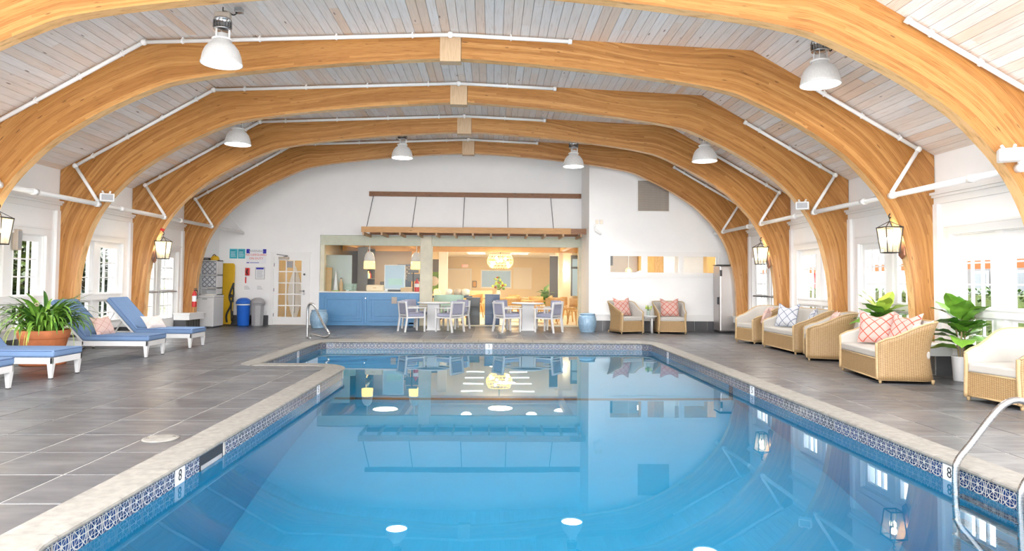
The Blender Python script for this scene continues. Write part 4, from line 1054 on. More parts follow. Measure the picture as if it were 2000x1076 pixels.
def face(fx, fy): return math.atan2(fy, fx) + PI/2     # rotation so that local -y looks along (fx, fy)
def by_corner(nf, f, Wd):                            # centre from the near front corner, facing f, seat running to the far side
    fx, fy = f; l = math.hypot(fx, fy); fx, fy = fx/l, fy/l; ax, ay = fy, -fx
    if ay < 0: ax, ay = -ax, -ay
    return (nf[0] + ax*Wd/2 - fx*.38, nf[1] + ay*Wd/2 - fy*.38)
G1 = 'wicker seats around the pool'
wicker_seat('wicker_armchair', 'wicker armchair with coral cushion beside the blue garden stool', .70, (3.60, 18.25), face(.34, -.94), G1)
wicker_seat('wicker_armchair', 'wicker armchair with coral cushion right of the small white table', .76, (4.81, 18.27), face(-.06, -1), G1)
fA = (-.97, -.23); wicker_seat('wicker_armchair', 'wicker armchair with a blush cushion nearest the steel fridge', .72, by_corner((5.86, 15.02), fA, .72), face(*fA), G1)
fB = (-1, .02); wicker_seat('wicker_loveseat', 'wicker loveseat with two white trellis cushions', 1.60, by_corner((5.80, 12.86), fB, 1.6), face(*fB), G1)
fC = (-.93, .36); wicker_seat('wicker_armchair', 'wicker armchair turned sideways with its woven flank to the camera', .74, by_corner((5.60, 11.90), fC, .74), face(*fC), G1)
fD = (-.985, .15); wicker_seat('wicker_loveseat', 'wicker loveseat with coral trellis cushions, between the two fig plants', 1.46, by_corner((5.30, 9.17), fD, 1.46), face(*fD), G1)
fE = (-.98, -.2); wicker_seat('wicker_armchair', 'wicker armchair cut off at the right edge of the frame', .72, by_corner((5.74, 7.20), fE, .72), face(*fE), G1)
def seat_pillow(lab, mat, x, y, f, lean=72, size=.48, z=.66):
    rz = math.atan2(f[1], f[0]) + PI/2
    pillow(lab, mat, (x, y, z), (math.radians(lean), 0, rz), size, size)
seat_pillow('coral trellis cushion on the armchair beside the blue garden stool', 'print_coral', 3.53, 18.36, (.34, -.94), 74, .50, .70)
seat_pillow('coral trellis cushion on the armchair right of the small white table', 'print_coral', 4.83, 18.34, (-.06, -1), 74, .50, .69)
seat_pillow('blush cushion on the armchair nearest the steel fridge', 'print_blush', 6.22, 15.15, (-.8, .6), 66, .44, .64)
seat_pillow('white cushion with navy trellis at the far end of the loveseat', 'print_navy', 6.20, 14.08, (-.85, -.5), 72, .50, .70); seat_pillow('white cushion with navy trellis at the near end of the loveseat', 'print_navy', 6.28, 13.15, (-.9, .45), 66, .48, .66)
seat_pillow('blush cushion on the armchair turned sideways', 'print_blush', 6.14, 12.02, (-.93, .36), 66, .42, .68)
seat_pillow('coral trellis cushion standing at the front of the near loveseat', 'print_coral', 5.84, 10.16, (-.75, -.66), 76, .50, .71); seat_pillow('coral trellis cushion behind another on the near loveseat', 'print_coral', 6.0, 9.70, (-.9, -.3), 70, .48, .72)
seat_pillow('blush cushion flat against the back of the near loveseat', 'print_pale', 6.04, 9.42, (-.98, .1), 68, .44, .66)
# ---- small white side table with a posy
t = thing('side_table', 'small round white side table between the two wicker armchairs', 'side table', (4.24, 18.25, 0))
MB().lathe([(.235,.44),(.245,.445),(.245,.465),(.235,.47),(.0001,.47)], n=28).build('top', 'powder_white', t, True)
for k in range(3): a = k*2*PI/3+.9; MB().cyl((.15*math.cos(a), .15*math.sin(a), 0), (.15*math.cos(a), .15*math.sin(a), .445), .028, n=10).build('leg', 'powder_white', t, True)
MB().shell([(.18,.40),(.18,.44)], n=24).build('apron', 'powder_white', t, True, thick=.01)
t = thing('posy_glass', 'small glass of pale green flowers on the white side table', 'vase', (4.22, 18.22, .47))
MB().lathe([(.045,0),(.05,.01),(.045,.10),(.05,.13)], n=16).build('glass', 'frosted_glass', t, True)
for k in range(16):
    a = random.uniform(0, 2*PI); r = random.uniform(0, .09); z = .17+random.uniform(0, .10)
    MB().tube([(r*.2*math.cos(a), r*.2*math.sin(a), .02), (r*math.cos(a), r*math.sin(a), z)], .004, 5).build('stem', 'leaf_fern', t); MB().ball((r*math.cos(a), r*math.sin(a), z), .026, 8).build('blossom', 'leaf_lime' if k % 3 else 'fabric_cream', t, True)
# ---- ribbed garden stools
def gstool(x, y, lab):
    t = thing('garden_stool', lab, 'stool', (x, y, 0), group='blue ribbed garden stools')
    MB().lathe([(.185,0),(.19,.02),(.225,.12),(.245,.26),(.225,.40),(.195,.475)], n=96, ribs=32, amp=.045).build('ribbed_body', 'stool_glaze', t, True)
    MB().lathe([(.205,.47),(.215,.485),(.205,.505),(.10,.515),(.0001,.515)], n=40).build('top', 'stool_glaze', t, True)
    MB().lathe([(.19,0),(.20,.0),(.20,.025),(.19,.03)], n=40).build('foot_ring', 'stool_glaze', t, True)
gstool(-4.93, 19.45, 'blue ribbed ceramic stool behind the steel grab rail'); gstool(2.60, 18.46, 'blue ribbed ceramic stool left of the wicker armchairs')
# ---- dining tables and chairs on the deck
def ped_table(x, y, lab):
    t = thing('pedestal_table', lab, 'table', (x, y, 0), group='white pedestal tables')
    MB().lathe([(.44,.735),(.455,.74),(.455,.765),(.445,.772),(.0001,.772)], n=40).build('top', 'powder_white', t, True)
    MB().box(-.17, .17, -.17, .17, .02, .735).build('pedestal', 'powder_white', t, bev=.012); MB().box(-.19, .19, -.19, .19, 0, .03).build('foot_plate', 'powder_white', t, bev=.004)
ped_table(-1.62, 18.86, 'white pedestal table in front of the blue counter'); ped_table(.99, 18.90, 'white pedestal table nearer the ribbed stool on the right')
def dchair():
    t = thing('deck_chair', 'chair', 'chair', group='white deck armchairs with lavender cushions')   # front faces -y
    fr = MB().box(-.27, .27, -.26, .27, .36, .40); fr.build('seat_frame', 'powder_white', t, bev=.004, seg=1)
    for x in (-.25, .25):
        MB().box(x-.022, x+.022, -.26, -.215, 0, .62).build('leg', 'powder_white', t, bev=.005, seg=1)
        b = MB(); b.add([(x-.022,.30,0),(x+.022,.30,0),(x+.022,.34,0),(x-.022,.34,0),(x-.022,.24,.40),(x+.022,.24,.40),(x+.022,.285,.40),(x-.022,.285,.40),(x-.022,.29,.79),(x+.022,.29,.79),(x+.022,.33,.79),(x-.022,.33,.79)],
              [(0,3,2,1),(0,1,5,4),(1,2,6,5),(2,3,7,6),(3,0,4,7),(4,5,9,8),(5,6,10,9),(6,7,11,10),(7,4,8,11),(8,9,10,11)]); b.build('leg', 'powder_white', t)
        MB().box(x-.03, x+.03, -.28, .28, .62, .645).build('armrest', 'powder_white', t, bev=.005, seg=1)
    b = MB(); b.add([(-.24,.262,.42),(.24,.262,.42),(.24,.305,.78),(-.24,.305,.78)], [(0,1,2,3)]); b.build('backrest', 'powder_white', t, thick=.02)
    MB().box(-.27, .27, .29, .335, .755, .80).build('top_rail', 'powder_white', t, bev=.005, seg=1)
    MB().box(-.225, .225, -.24, .23, .40, .495).build('seat_cushion', 'fabric_lavender', t, bev=.035, seg=4)
    MB().box(-.215, .215, .13, .235, .48, .84, Matrix.Translation((0,.02,.0)) @ Matrix.Rotation(-.08, 4, 'X')).build('back_cushion', 'fabric_lavender', t, bev=.035, seg=4)
    return t
dc = [(-2.14, 18.30, (.86, .50), 'white deck chair left of the counter table, back to the camera'), (-1.16, 18.24, (-.80, .58), 'white deck chair right of the counter table, back to the camera'),
      (-2.16, 19.42, (.80, -.6), 'white deck chair behind the counter table on the left'), (-1.05, 19.45, (-.7, -.7), 'white deck chair behind the counter table on the right'),
      (.42, 18.32, (.86, .50), 'white deck chair left of the right-hand table, back to the camera'), (1.50, 18.26, (-.82, .56), 'white deck chair right of the right-hand table, back to the camera'),
      (.45, 19.45, (.7, -.7), 'white deck chair behind the right-hand table on the left'), (1.62, 19.40, (-.8, -.5), 'white deck chair behind the right-hand table on the right')]
d0 = None
for x, y, f, lab in dc:
    if d0 is None: d0 = dchair(); d0.location = (x, y, 0); d0.rotation_euler = (0, 0, face(*f)); d0['label'] = lab
    else: dup(d0, (x, y, 0), face(*f), lab)
# ---- pool ladder and grab rail
t = thing('pool_ladder', 'stainless steel pool ladder at the right front edge', 'ladder', (3.40, 4.55, 0))
for y in (-.28, .33):
    MB().tube(catmull([(-.02,y,-1.5),(-.02,y,-.8),(-.02,y,-.3),(-.02,y,-.02),(.0,y,.08),(.09,y,.19),(.26,y,.40),(.36,y,.49),(.46,y,.515),(.56,y,.47),(.62,y,.36),(.64,y,.22),(.64,y,.0)], 6), .024, 14).build('handrail', 'stainless', t, True)
    MB().lathe([(.05,0),(.05,.012),(.03,.02),(.026,.02)], (.64,y,.0), 20).build('escutcheon', 'stainless', t, True)
for z in (-.20, -.50, -.80, -1.1): MB().box(-.06, .03, -.28, .33, z-.018, z+.018).build('tread', 'stainless', t, bev=.008, seg=2)
t = thing('grab_rail', 'curved stainless grab rail at the shallow far corner of the pool', 'rail', (-4.30, 15.92, 0), math.atan2(-.5, .72))
rp = [(0,0,.0),(0,0,.30),(.0,0,.62),(.03,0,.76),(.12,0,.80),(.24,0,.74),(.45,0,.46),(.66,0,.22),(.74,0,.16),(.72,0,.09),(.62,0,.06),(.45,0,.07),(.2,0,.10),(.12,0,.07),(.11,0,-.02)]
MB().tube(catmull(rp, 5), .027, 12).build('tube', 'stainless', t, True)
for x in (0, .11): MB().lathe([(.045,.012),(.045,.02),(.024,.03)], (x,0,0), 16).build('escutcheon', 'stainless', t, True)
# ================================================================ PLANTS
def strap_leaf(n, L, w, droop, seed):
    rnd = random.Random(seed); P = []; q = Vector((0,0,0)); a = PI/2*.92
    row = []
    for i in range(n+1):
        f = i/n; ww = w*math.sin(PI*min(1, .08+f*.92))**.7*(1-.25*f); row.append((q.copy(), ww, a)); a -= droop/n*(0.4+1.4*f); q = q + Vector((math.cos(a), 0, math.sin(a)))*L/n
    m = MB(); A = []; B = []; C = []
    for p, ww, aa in row:
        A.append((p.x, -ww, p.z+ww*.25)); C.append((p.x, 0, p.z)); B.append((p.x, ww, p.z+ww*.25))
    m.strip(A, C); m.strip(C, B); return m
t = thing('potted_fern', 'bushy green spider fern in a terracotta pot between the loungers', 'plant', (-7.02, 10.84, 0))
MB().lathe([(.30,.0),(.31,.01),(.32,.07),(.30,.085)], n=36).build('saucer', 'terracotta', t, True)
MB().lathe([(.23,.03),(.245,.05),(.325,.40),(.335,.41),(.345,.415),(.36,.53),(.355,.54),(.335,.54),(.325,.50)], n=36).build('pot', 'terracotta', t, True)
MB().lathe([(.33,.49),(.2,.515),(.0001,.53)], n=24).build('soil', 'soil', t, True)
vars_ = [strap_leaf(7, random.uniform(.55, .85), random.uniform(.022, .036), random.uniform(1.2, 2.7), k).mesh('leaf', 'leaf_fern', True) for k in range(10)]
for k in range(230):
    a = random.uniform(0, 2*PI); r = random.uniform(.0, .24); tilt = random.uniform(-.2, .7)*(.4+r*3)
    inst('leaf', random.choice(vars_), t, (r*math.cos(a), r*math.sin(a), .51), (0, tilt, a+random.uniform(-.4, .4)), (random.uniform(.8, 1.2),)*3)
for k in range(14):
    a = random.uniform(0, 2*PI); q = [(.3*math.cos(a), .3*math.sin(a), .53), (.42*math.cos(a), .42*math.sin(a), .58), (.5*math.cos(a), .5*math.sin(a), .45), (.52*math.cos(a), .52*math.sin(a), .28)]
    MB().tube(catmull(q, 4), .003, 5).build('runner', 'leaf_lime', t, True)
for k, (x, y, z, mt) in enumerate(((-.08,-.2,.86,'print_blush'), (-.26,-.2,.76,'orange_canvas'), (.02,-.22,.93,'print_blush'))):
    m = MB()
    for j in range(6): a = j*PI/3; m.lathe([(.001,0),(.02,.01),(.001,.02)], (x+.025*math.cos(a), y, z+.025*math.sin(a)), 6)
    m.build('flower', mt, t, True)
def broad_leaf(L, w, curl):
    m = MB(); n = 8; A = []; B = []; C = []
    for i in range(n+1):
        f = i/n; ww = w*(math.sin(PI*f**.75)**.8 if 0 < f < 1 else .02); x = L*f; z = -curl*f*f*L
        A.append((x, -ww, z+ww*.22+.012*math.sin(f*14))); C.append((x, 0, z)); B.append((x, ww, z+ww*.22+.012*math.cos(f*14)))
    m.strip(A, C); m.strip(C, B); return m
bl = [broad_leaf(L, w, c).mesh('leaf', 'leaf_fig', True) for L, w, c in ((.36,.12,.3), (.32,.11,.5), (.30,.12,.2), (.38,.13,.4))]
bl2 = broad_leaf(.34, .10, .3).mesh('leaf', 'leaf_lime', True)
def fig(x, y, lab, h0, h1, n, lime, sd):
    rnd = random.Random(sd); t = thing('fig_plant', lab, 'plant', (x, y, 0))
    MB().lathe([(.10,0),(.105,.01),(.125,.33),(.13,.35),(.12,.35),(.115,.31)], n=28).build('pot', 'powder_white', t, True); MB().lathe([(.118,.305),(.0001,.32)], n=20).build('soil', 'soil', t, True)
    for q in range(3): a = q*2.1; MB().tube(catmull([(.03*math.cos(a), .03*math.sin(a), .3), (.06*math.cos(a), .06*math.sin(a), (h0+h1)/2), (.05*math.cos(a+.5), .05*math.sin(a+.5), h1-.1)], 5), .012, 7).build('stem', 'stem_brown', t, True)
    for k in range(n):
        f = (k+.5)/n; a = k*2.4 + rnd.uniform(-.3, .3); z = lerp(h0, h1, f); el = lerp(.1, 1.0, f) + rnd.uniform(-.15, .25)
        me = bl2 if lime and k >= n-5 else rnd.choice(bl)
        inst('leaf', me, t, (.05*math.cos(a), .05*math.sin(a), z), (rnd.uniform(-.3, .3), -el, a), (rnd.uniform(.95, 1.3),)*3)
fig(6.66, 9.45, 'leafy green fig plant behind the armchair at the right edge', .42, .98, 26, False, 3); fig(6.50, 11.15, 'fig plant with lime leaves on top, behind the coral-cushioned loveseat', .62, .95, 18, True, 5)
# ================================================================ BLUE COUNTER
t = thing('service_counter', 'blue panelled service counter with a white top', 'counter', (0, 0, 0))
MB().box(-5.22, -2.21, YB+.0, YB+.06, .0, .98).build('body', 'blue_paint', t)
for x0, x1 in ((-5.05, -3.92), (-3.72, -2.62)):
    m = MB()
    for q in ((x0,x1,.78,.86),(x0,x1,.12,.20),(x0,x0+.08,.20,.78),(x1-.08,x1,.20,.78)): m.box(q[0], q[1], YB-.025, YB, q[2], q[3])
    p_ = m.build('panel_frame', 'blue_paint', t, bev=.006, seg=1); MB().box(x0+.16, x1-.16, YB-.012, YB, .28, .70).build('raised_panel', 'blue_paint', p_, bev=.008, seg=1)
MB().box(-3.86, -3.78, YB-.03, YB, .04, .96).build('stile', 'blue_paint', t, bev=.006, seg=1); MB().box(-2.52, -2.22, YB-.02, YB, .04, .96).build('stile', 'blue_paint', t, bev=.006, seg=1)
MB().box(-5.22, -2.21, YB-.02, YB, .0, .09).build('kick_board', 'blue_paint', t); MB().box(-3.04, -2.88, YB-.03, YB-.025, .66, .86).build('notice_plate', 'vent_tan', t); MB().cyl((-3.82, YB-.045, .82), (-3.82, YB-.03, .82), .02).build('knob', 'stainless', t)
MB().box(-5.22, -2.21, YB-.03, YB+.75, .98, 1.02).build('worktop', 'plastic_white', t, bev=.006, seg=1)
# ================================================================ DINING ROOM BEHIND THE GLASS
DX0, DX1, DY1, DZ = -5.6, 7.3, 38.0, 2.72
dr = MB().box(-7.2, DX1, YB+.02, DY1, -.25, -.002).build('floor_dining', 'cream_ceiling'); dr['kind'] = 'structure'
dr = MB().box(-7.2, DX1, YB+.2, DY1, DZ, DZ+.1).build('ceiling_dining', 'cream_ceiling'); dr['kind'] = 'structure'
dr = MB().box(-7.2, DX1, DY1, DY1+.1, 0, DZ).build('wall_dining_back', 'cream_wall'); dr['kind'] = 'structure'
dr = MB().box(-5.45, -5.35, YB+.2, DY1, 0, DZ).build('wall_dining_left', 'cream_ceiling'); dr['kind'] = 'structure'
dr = MB().box(-7.2, -5.45, 22.6, 22.7, 0, DZ).build('wall_passage', 'cream_wall'); dr['kind'] = 'structure'
dr = MB().box(-7.2, -7.1, YB+.2, 22.7, 0, DZ).build('wall_passage_left', 'cream_wall'); dr['kind'] = 'structure'
dr = MB().box(DX1, DX1+.1, YB-.1, DY1, 0, DZ).build('wall_dining_right', 'cream_wall'); dr['kind'] = 'structure'
dr = MB().box(-4.55, -2.70, 24.9, 25.0, 0, DZ).build('wall_kitchen', 'beige_wall'); dr['kind'] = 'structure'
dr = MB().box(-2.72, -2.62, 25.0, DY1, 0, DZ).build('wall_kitchen_side', 'cream_wall'); dr['kind'] = 'structure'
tm = struct('trim_%d' % tn); tn += 1
MB().box(-5.3, 3.4, 24.0, 24.2, 2.40, 2.62).build('cross_beam', 'orange_beam', tm)
for x in (-4.62, -2.75, 2.45): MB().box(x-.09, x+.09, YB+.3, 24.0, 2.44, 2.64).build('side_beam', 'orange_beam', tm)
MB().box(-2.86, -2.62, 23.95, 24.2, 0, 2.4).build('post', 'panel_wood', tm); MB().box(2.38, 2.52, 24.2, 24.4, 0, 2.4).build('post', 'cream_wall', tm)
MB().box(-2.15, -1.80, 27.0, 27.3, 0, DZ).build('column', 'trim_white', tm)
# lights of the dining room
def pend(x, y, lab, lit=True):
    p = thing('pendant_lamp', lab, 'lamp', (x, y, 1.72), group='white and amber pendants over the counter')
    MB().shell([(.165,.24),(.155,.36),(.13,.45),(.08,.52),(.03,.54)], n=28).build('shade', 'bell_opal', p, True, thick=.006); MB().shell([(.175,.0),(.175,.10),(.165,.24)], n=28).build('amber_band', 'amber_glass', p, True, thick=.006)
    MB().ball((0,0,.22), .05).build('bulb', 'bulb_globe', p, True); MB().cyl((0,0,.54), (0,0,.98), .012).build('stem', 'plastic_white', p); MB().lathe([(.06,.95),(.06,.98),(.0001,.985)], n=16).build('canopy', 'plastic_white', p, True)
pend(-3.88, 21.4, 'white and amber pendant over the blue counter'); pend(-2.42, 21.5, 'white and amber pendant half hidden by the wooden post')
for i, (x, y) in enumerate(((-.82, 22.4), (1.32, 22.4), (2.30, 23.0), (-2.2, 22.2))):
    p = thing('ceiling_dome', ['round dome light on the dining ceiling left of centre', 'round dome light on the dining ceiling right of centre', 'round dome light by the right ceiling beam', 'round dome light near the wooden post'][i], 'ceiling light', (x, y, DZ), group='dome lights')
    MB().lathe([(.0001,-.10),(.10,-.085),(.17,-.04),(.18,-.01),(.18,0)], n=24).build('diffuser', 'lit_shade', p, True); MB().lathe([(.19,-.02),(.2,0)], n=24).build('rim', 'plastic_white', p, True)
for sx, x in ((0, -.78), (1, 1.28)):
    for k in range(5):
        y = 25.2 + k*1.9
        p = thing('strip_light', 'long ceiling strip light, %s from the glass in the %s row' % (['first', 'second', 'third', 'fourth', 'last'][k], ['left', 'right'][sx]), 'ceiling light', (x, y, DZ), group='ceiling strip lights')
        MB().box(-.42, .42, -.10, .10, -.03, 0).build('diffuser', 'ceiling_panel', p); MB().box(-.44, .44, -.12, .12, -.012, 0).build('tray', 'plastic_white', p)
for x, y, e, w_ in ((-3.5, 22.6, .5, 1), (.3, 22.8, 1.1, 1), (.6, 28.5, 1.8, 1), (.3, 34, 1.1, 1), (5, 23, .5, 1), (-6.3, 21.6, .1, 1)):
    ld = bpy.data.lights.new('dining_light', 'AREA'); ld.shape = 'DISK'; ld.size = .8; ld.energy = DINING_W*e; ld.color = (1, .78, .50)
    lo = bpy.data.objects.new('dining_light', ld); col.objects.link(lo); lo.location = (x, y, DZ-.14)
# things on and behind the counter
t = thing('frosted_screen', 'tall frosted glass screen standing on the counter', 'screen', (-4.80, 21.18, 1.02)); MB().box(-.42, .42, -.006, .006, .03, 1.12).build('glass', 'frosted_glass', t)
for x in (-.3, .3): MB().box(x-.04, x+.04, -.03, .03, 0, .05).build('clamp_foot', 'stainless', t)
t = thing('woven_board', 'tan woven board leaning at the left end of the counter', 'board', (-5.06, 20.95, 1.02)); MB().prism([(-.10,0),(.10,0),(.13,.72),(-.08,.74)], 'y', -.02, .03).build('panel', 'cardboard', t, bev=.006); MB().box(-.1,.12,-.024,-.02,.66,.70).build('edge_band','chair_wood',t)
t = thing('paper_cone', 'white folded paper cone on the counter', 'cone', (-4.82, 20.95, 1.02)); MB().lathe([(.085,.02),(.05,.32),(.004,.62)], n=16).build('cone', 'sign_white', t, True); MB().lathe([(.10,0),(.10,.02),(.0001,.02)], n=16).build('base', 'leaf_lime', t)
t = thing('amber_bottle', 'amber bottle standing on the counter', 'bottle', (-4.66, 20.96, 1.02)); MB().lathe([(.055,0),(.058,.01),(.058,.24),(.03,.30),(.022,.38),(.0001,.38)], n=16).build('glass', 'cardboard', t, True); MB().cyl((0,0,.38),(0,0,.41),.024).build('cap','ink_black',t)
t = thing('green_basket', 'pale green wire basket on the counter', 'basket', (-4.36, 20.96, 1.02))
for k in range(5): MB().shell([(.15+.01*k, .03+.045*k), (.15+.01*k, .045+.045*k)], n=20).build('hoop', 'mint_paint', t, True, thick=.006)
for k in range(12): a = k*PI/6; MB().cyl((.15*math.cos(a), .15*math.sin(a), 0), (.19*math.cos(a), .19*math.sin(a), .235), .004, n=5).build('wire', 'mint_paint', t)
sh = thing('bottle_shelf', 'dark wall shelf of bottles beyond the frosted screen', 'shelf', (-4.42, 23.2, 0))
m = MB().box(-.05, .0, -.7, .7, 1.0, 2.45)
for z in (1.02, 1.4, 1.75, 2.1, 2.43): m.box(-.0, .28, -.7, .7, z, z+.03)
m.box(0, .28, -.72, -.70, 1.0, 2.46).box(0, .28, .70, .72, 1.0, 2.46).build('carcass', 'dark_grey', sh)
cols = ['red_paint', 'cardboard', 'mint_paint', 'plastic_white', 'blue_paint', 'amber_glass']
for z in (1.43, 1.78, 2.13):
    for k in range(5):
        b = thing('shelf_bottle', 'bottle on the %s row of the dark wall shelf, %s from the counter' % ({1.43: 'lower', 1.78: 'middle', 2.13: 'upper'}[z], ['first', 'second', 'third', 'fourth', 'fifth'][k]), 'bottle', (-4.28, 22.62+k*.28, z), group='bottles on the wall shelf')
        MB().lathe([(.045,0),(.048,.01),(.048,.15),(.02,.19),(.018,.25),(.0001,.25)], n=12).build('glass', cols[(k+int(z*10)) % 6], b, True); MB().cyl((0,0,.25),(0,0,.27),.02,n=8).build('cap', 'ink_black', b)
t = thing('display_screen', 'square glass display screen standing on the counter', 'screen', (-3.02, 21.0, 1.02)); MB().box(-.30, .30, -.012, .012, .09, .80).build('panel', 'screen_lit', t); m = MB()
for q in ((-.32,.32,.06,.09),(-.32,.32,.80,.82),(-.32,-.30,.09,.80),(.30,.32,.09,.80)): m.box(q[0],q[1],-.02,.02,q[2],q[3])
m.build('frame', 'plastic_white', t); MB().box(-.2,.2,-.08,.08,0,.06).build('stand','black_plastic',t); MB().box(-.2,.24,-.014,-.012,.2,.4).build('picture_block','mint_paint',t)
t = thing('bread_bin', 'cream bread bin on the counter under the pendant', 'bin', (-3.60, 20.95, 1.02)); MB().box(-.27, .27, -.14, .14, 0, .20).build('body', 'cream_wall', t, bev=.05, seg=4); MB().box(-.05,.05,-.15,-.14,.1,.12).build('handle','chair_wood',t)
t = thing('card_box', 'brown cardboard box on the counter near the extinguisher', 'box', (-2.60, 20.98, 1.02)); MB().box(-.22, .12, -.12, .12, 0, .12).build('body', 'cardboard', t); MB().box(-.10,.12,-.121,.121,.121,.14).build('flap','cream_wall',t)
t = thing('counter_extinguisher', 'red extinguisher at the right end of the counter', 'extinguisher', (-2.33, 20.95, 1.02)); MB().lathe([(.07,0),(.075,.02),(.075,.26),(.05,.33),(.022,.36),(.022,.40),(.0001,.40)], n=18).build('cylinder', 'red_paint', t, True); MB().shell([(.077,.14),(.077,.25)], n=18).build('label_band', 'sign_white', t, True); MB().box(-.02,.08,-.012,.012,.40,.43).build('valve_lever','black_plastic',t)
t = thing('till_monitor', 'black till monitor beside the display screen', 'monitor', (-2.48, 21.25, 1.02)); MB().box(-.2, .2, -.015, .02, .32, .56).build('screen', 'dark_grey', t, bev=.01); MB().box(-.17,.17,-.02,-.015,.58,.68).build('upper_screen','dark_grey',t); MB().cyl((0,0,.02),(0,0,.6),.025).build('pole','black_plastic',t); MB().lathe([(.12,0),(.12,.02),(.0001,.025)],n=20).build('base','black_plastic',t)
t = thing('coffee_machine', 'grey coffee machine behind the counter', 'machine', (-3.72, 24.2, .9)); MB().box(-.25,.25,-.2,.2,0,.42).build('body','dark_grey',t,bev=.03,seg=3); MB().box(-.2,.2,-.23,-.2,.05,.16).build('drip_tray','stainless',t); MB().cyl((0,-.24,.24),(0,-.2,.24),.04).build('group_head','stainless',t)
t = thing('prep_counter', 'low cream prep counter against the kitchen wall', 'counter', (-3.55, 24.3, 0)); MB().box(-.9,.75,-.3,.5,0,.86).build('body','beige_wall',t); MB().box(-.92,.77,-.33,.5,.86,.9).build('worktop','chair_wood',t)
t = thing('poster_stand', 'dark framed poster behind the display screen', 'poster', (-3.18, 24.85, 1.5)); MB().box(-.3,.25,-.03,0,-.45,.45).build('frame','navy_paint',t); MB().box(-.24,.19,-.034,-.03,-.1,.4).build('print','pattern_grey',t)
# furniture near the glass
t = thing('mint_bench', 'mint green upholstered bench inside the glass', 'bench', (-1.32, 21.75, 0)); MB().box(-.55,.40,-.10,.02,.35,.92).build('backrest','mint_paint',t,bev=.02); MB().box(-.55,.40,0,.5,.32,.46).build('seat','mint_paint',t,bev=.02)
for x in (-.5,.35):
    for y in (.0,.45): MB().cyl((x,y,0),(x,y,.33),.02).build('leg','black_iron',t)
t = thing('sideboard', 'dark green sideboard with bowls behind the mint bench', 'sideboard', (-1.35, 22.75, 0)); MB().box(-.75,.68,-.2,.25,.80,.86).build('top','navy_paint',t); MB().box(.58,.66,-.18,.22,0,.8).build('leg','navy_paint',t); MB().box(-.73,-.65,-.18,.22,0,.8).build('leg','navy_paint',t); MB().box(-.65,.58,-.15,.2,.2,.24).build('shelf','navy_paint',t)
for x, r, mt, lab, nm in ((-.5,.12,'amber_glass','amber bowl on the dark sideboard','bowl'), (-.12,.13,'plastic_white','white canister on the dark sideboard','canister'), (.18,.13,'vent_tan','taupe canister on the dark sideboard','canister'), (.45,.14,'cream_ceiling','cream canister on the dark sideboard','canister')):
    b = thing(nm, lab, nm, (-1.35+x, 22.75, .86)); MB().lathe([(r*.7,0),(r,.05),(r,.20),(r*.9,.21)], n=20).build('body', mt, b, True); MB().lathe([(r*.92,.21),(r*.5,.235),(.0001,.24)], n=20).build('lid', mt, b, True)
def cabinet(x, w, h, mat, lab):
    c = thing('glass_cabinet', lab, 'cabinet', (x, 21.05, 0)); m = MB().box(-w/2, w/2, 0, .35, 0, h); m.build('carcass', mat, c, bev=.008)
    for k in range(3): MB().box(-w/2+.02, w/2-.02, -.018, 0, .04+k*h*.32, .02+(k+1)*h*.315).build('drawer', mat, c, bev=.006)
    MB().box(-w/2-.01, w/2+.01, -.03, .36, h, h+.03).build('top', mat, c)
cabinet(-.60, .42, .82, 'dark_grey', 'black drawer cabinet just inside the glass'); cabinet(.0, .46, .93, 'navy_paint', 'navy drawer cabinet just inside the glass')
t = thing('leaf_window', 'tall dark window frame with big leaves at the left of the dining room', 'window', (-2.45, 29.5, 0)); MB().box(-.55,.25,-.02,.0,.9,1.75).build('leaf_panel','leaf_fern',t); m=MB()
for q in ((-.6,-.55,.8,2.3),(.25,.3,.8,2.3),(-.55,.25,1.75,2.3),(-.55,.25,.8,.9)): m.box(q[0],q[1],-.04,.02,q[2],q[3])
m.build('frame','dark_grey',t); MB().ball((-.1,-.06,1.35),.22,12).build('bloom','fabric_cream',t,True)
t = thing('red_lounge_chair', 'terracotta lounge chair at the left of the dining room', 'chair', (-2.1, 23.8, 0)); MB().prism([(-.3,.3),(.35,.3),(.35,.45),(-.05,.5),(-.3,1.25),(-.42,1.2)], 'y', -.3, .3).build('seat_shell','terracotta',t,bev=.03)
for x,y in ((-.3,-.25),(.3,-.25),(-.3,.25),(.3,.25)): MB().cyl((x,y,0),(x,y,.32),.02).build('leg','black_iron',t)
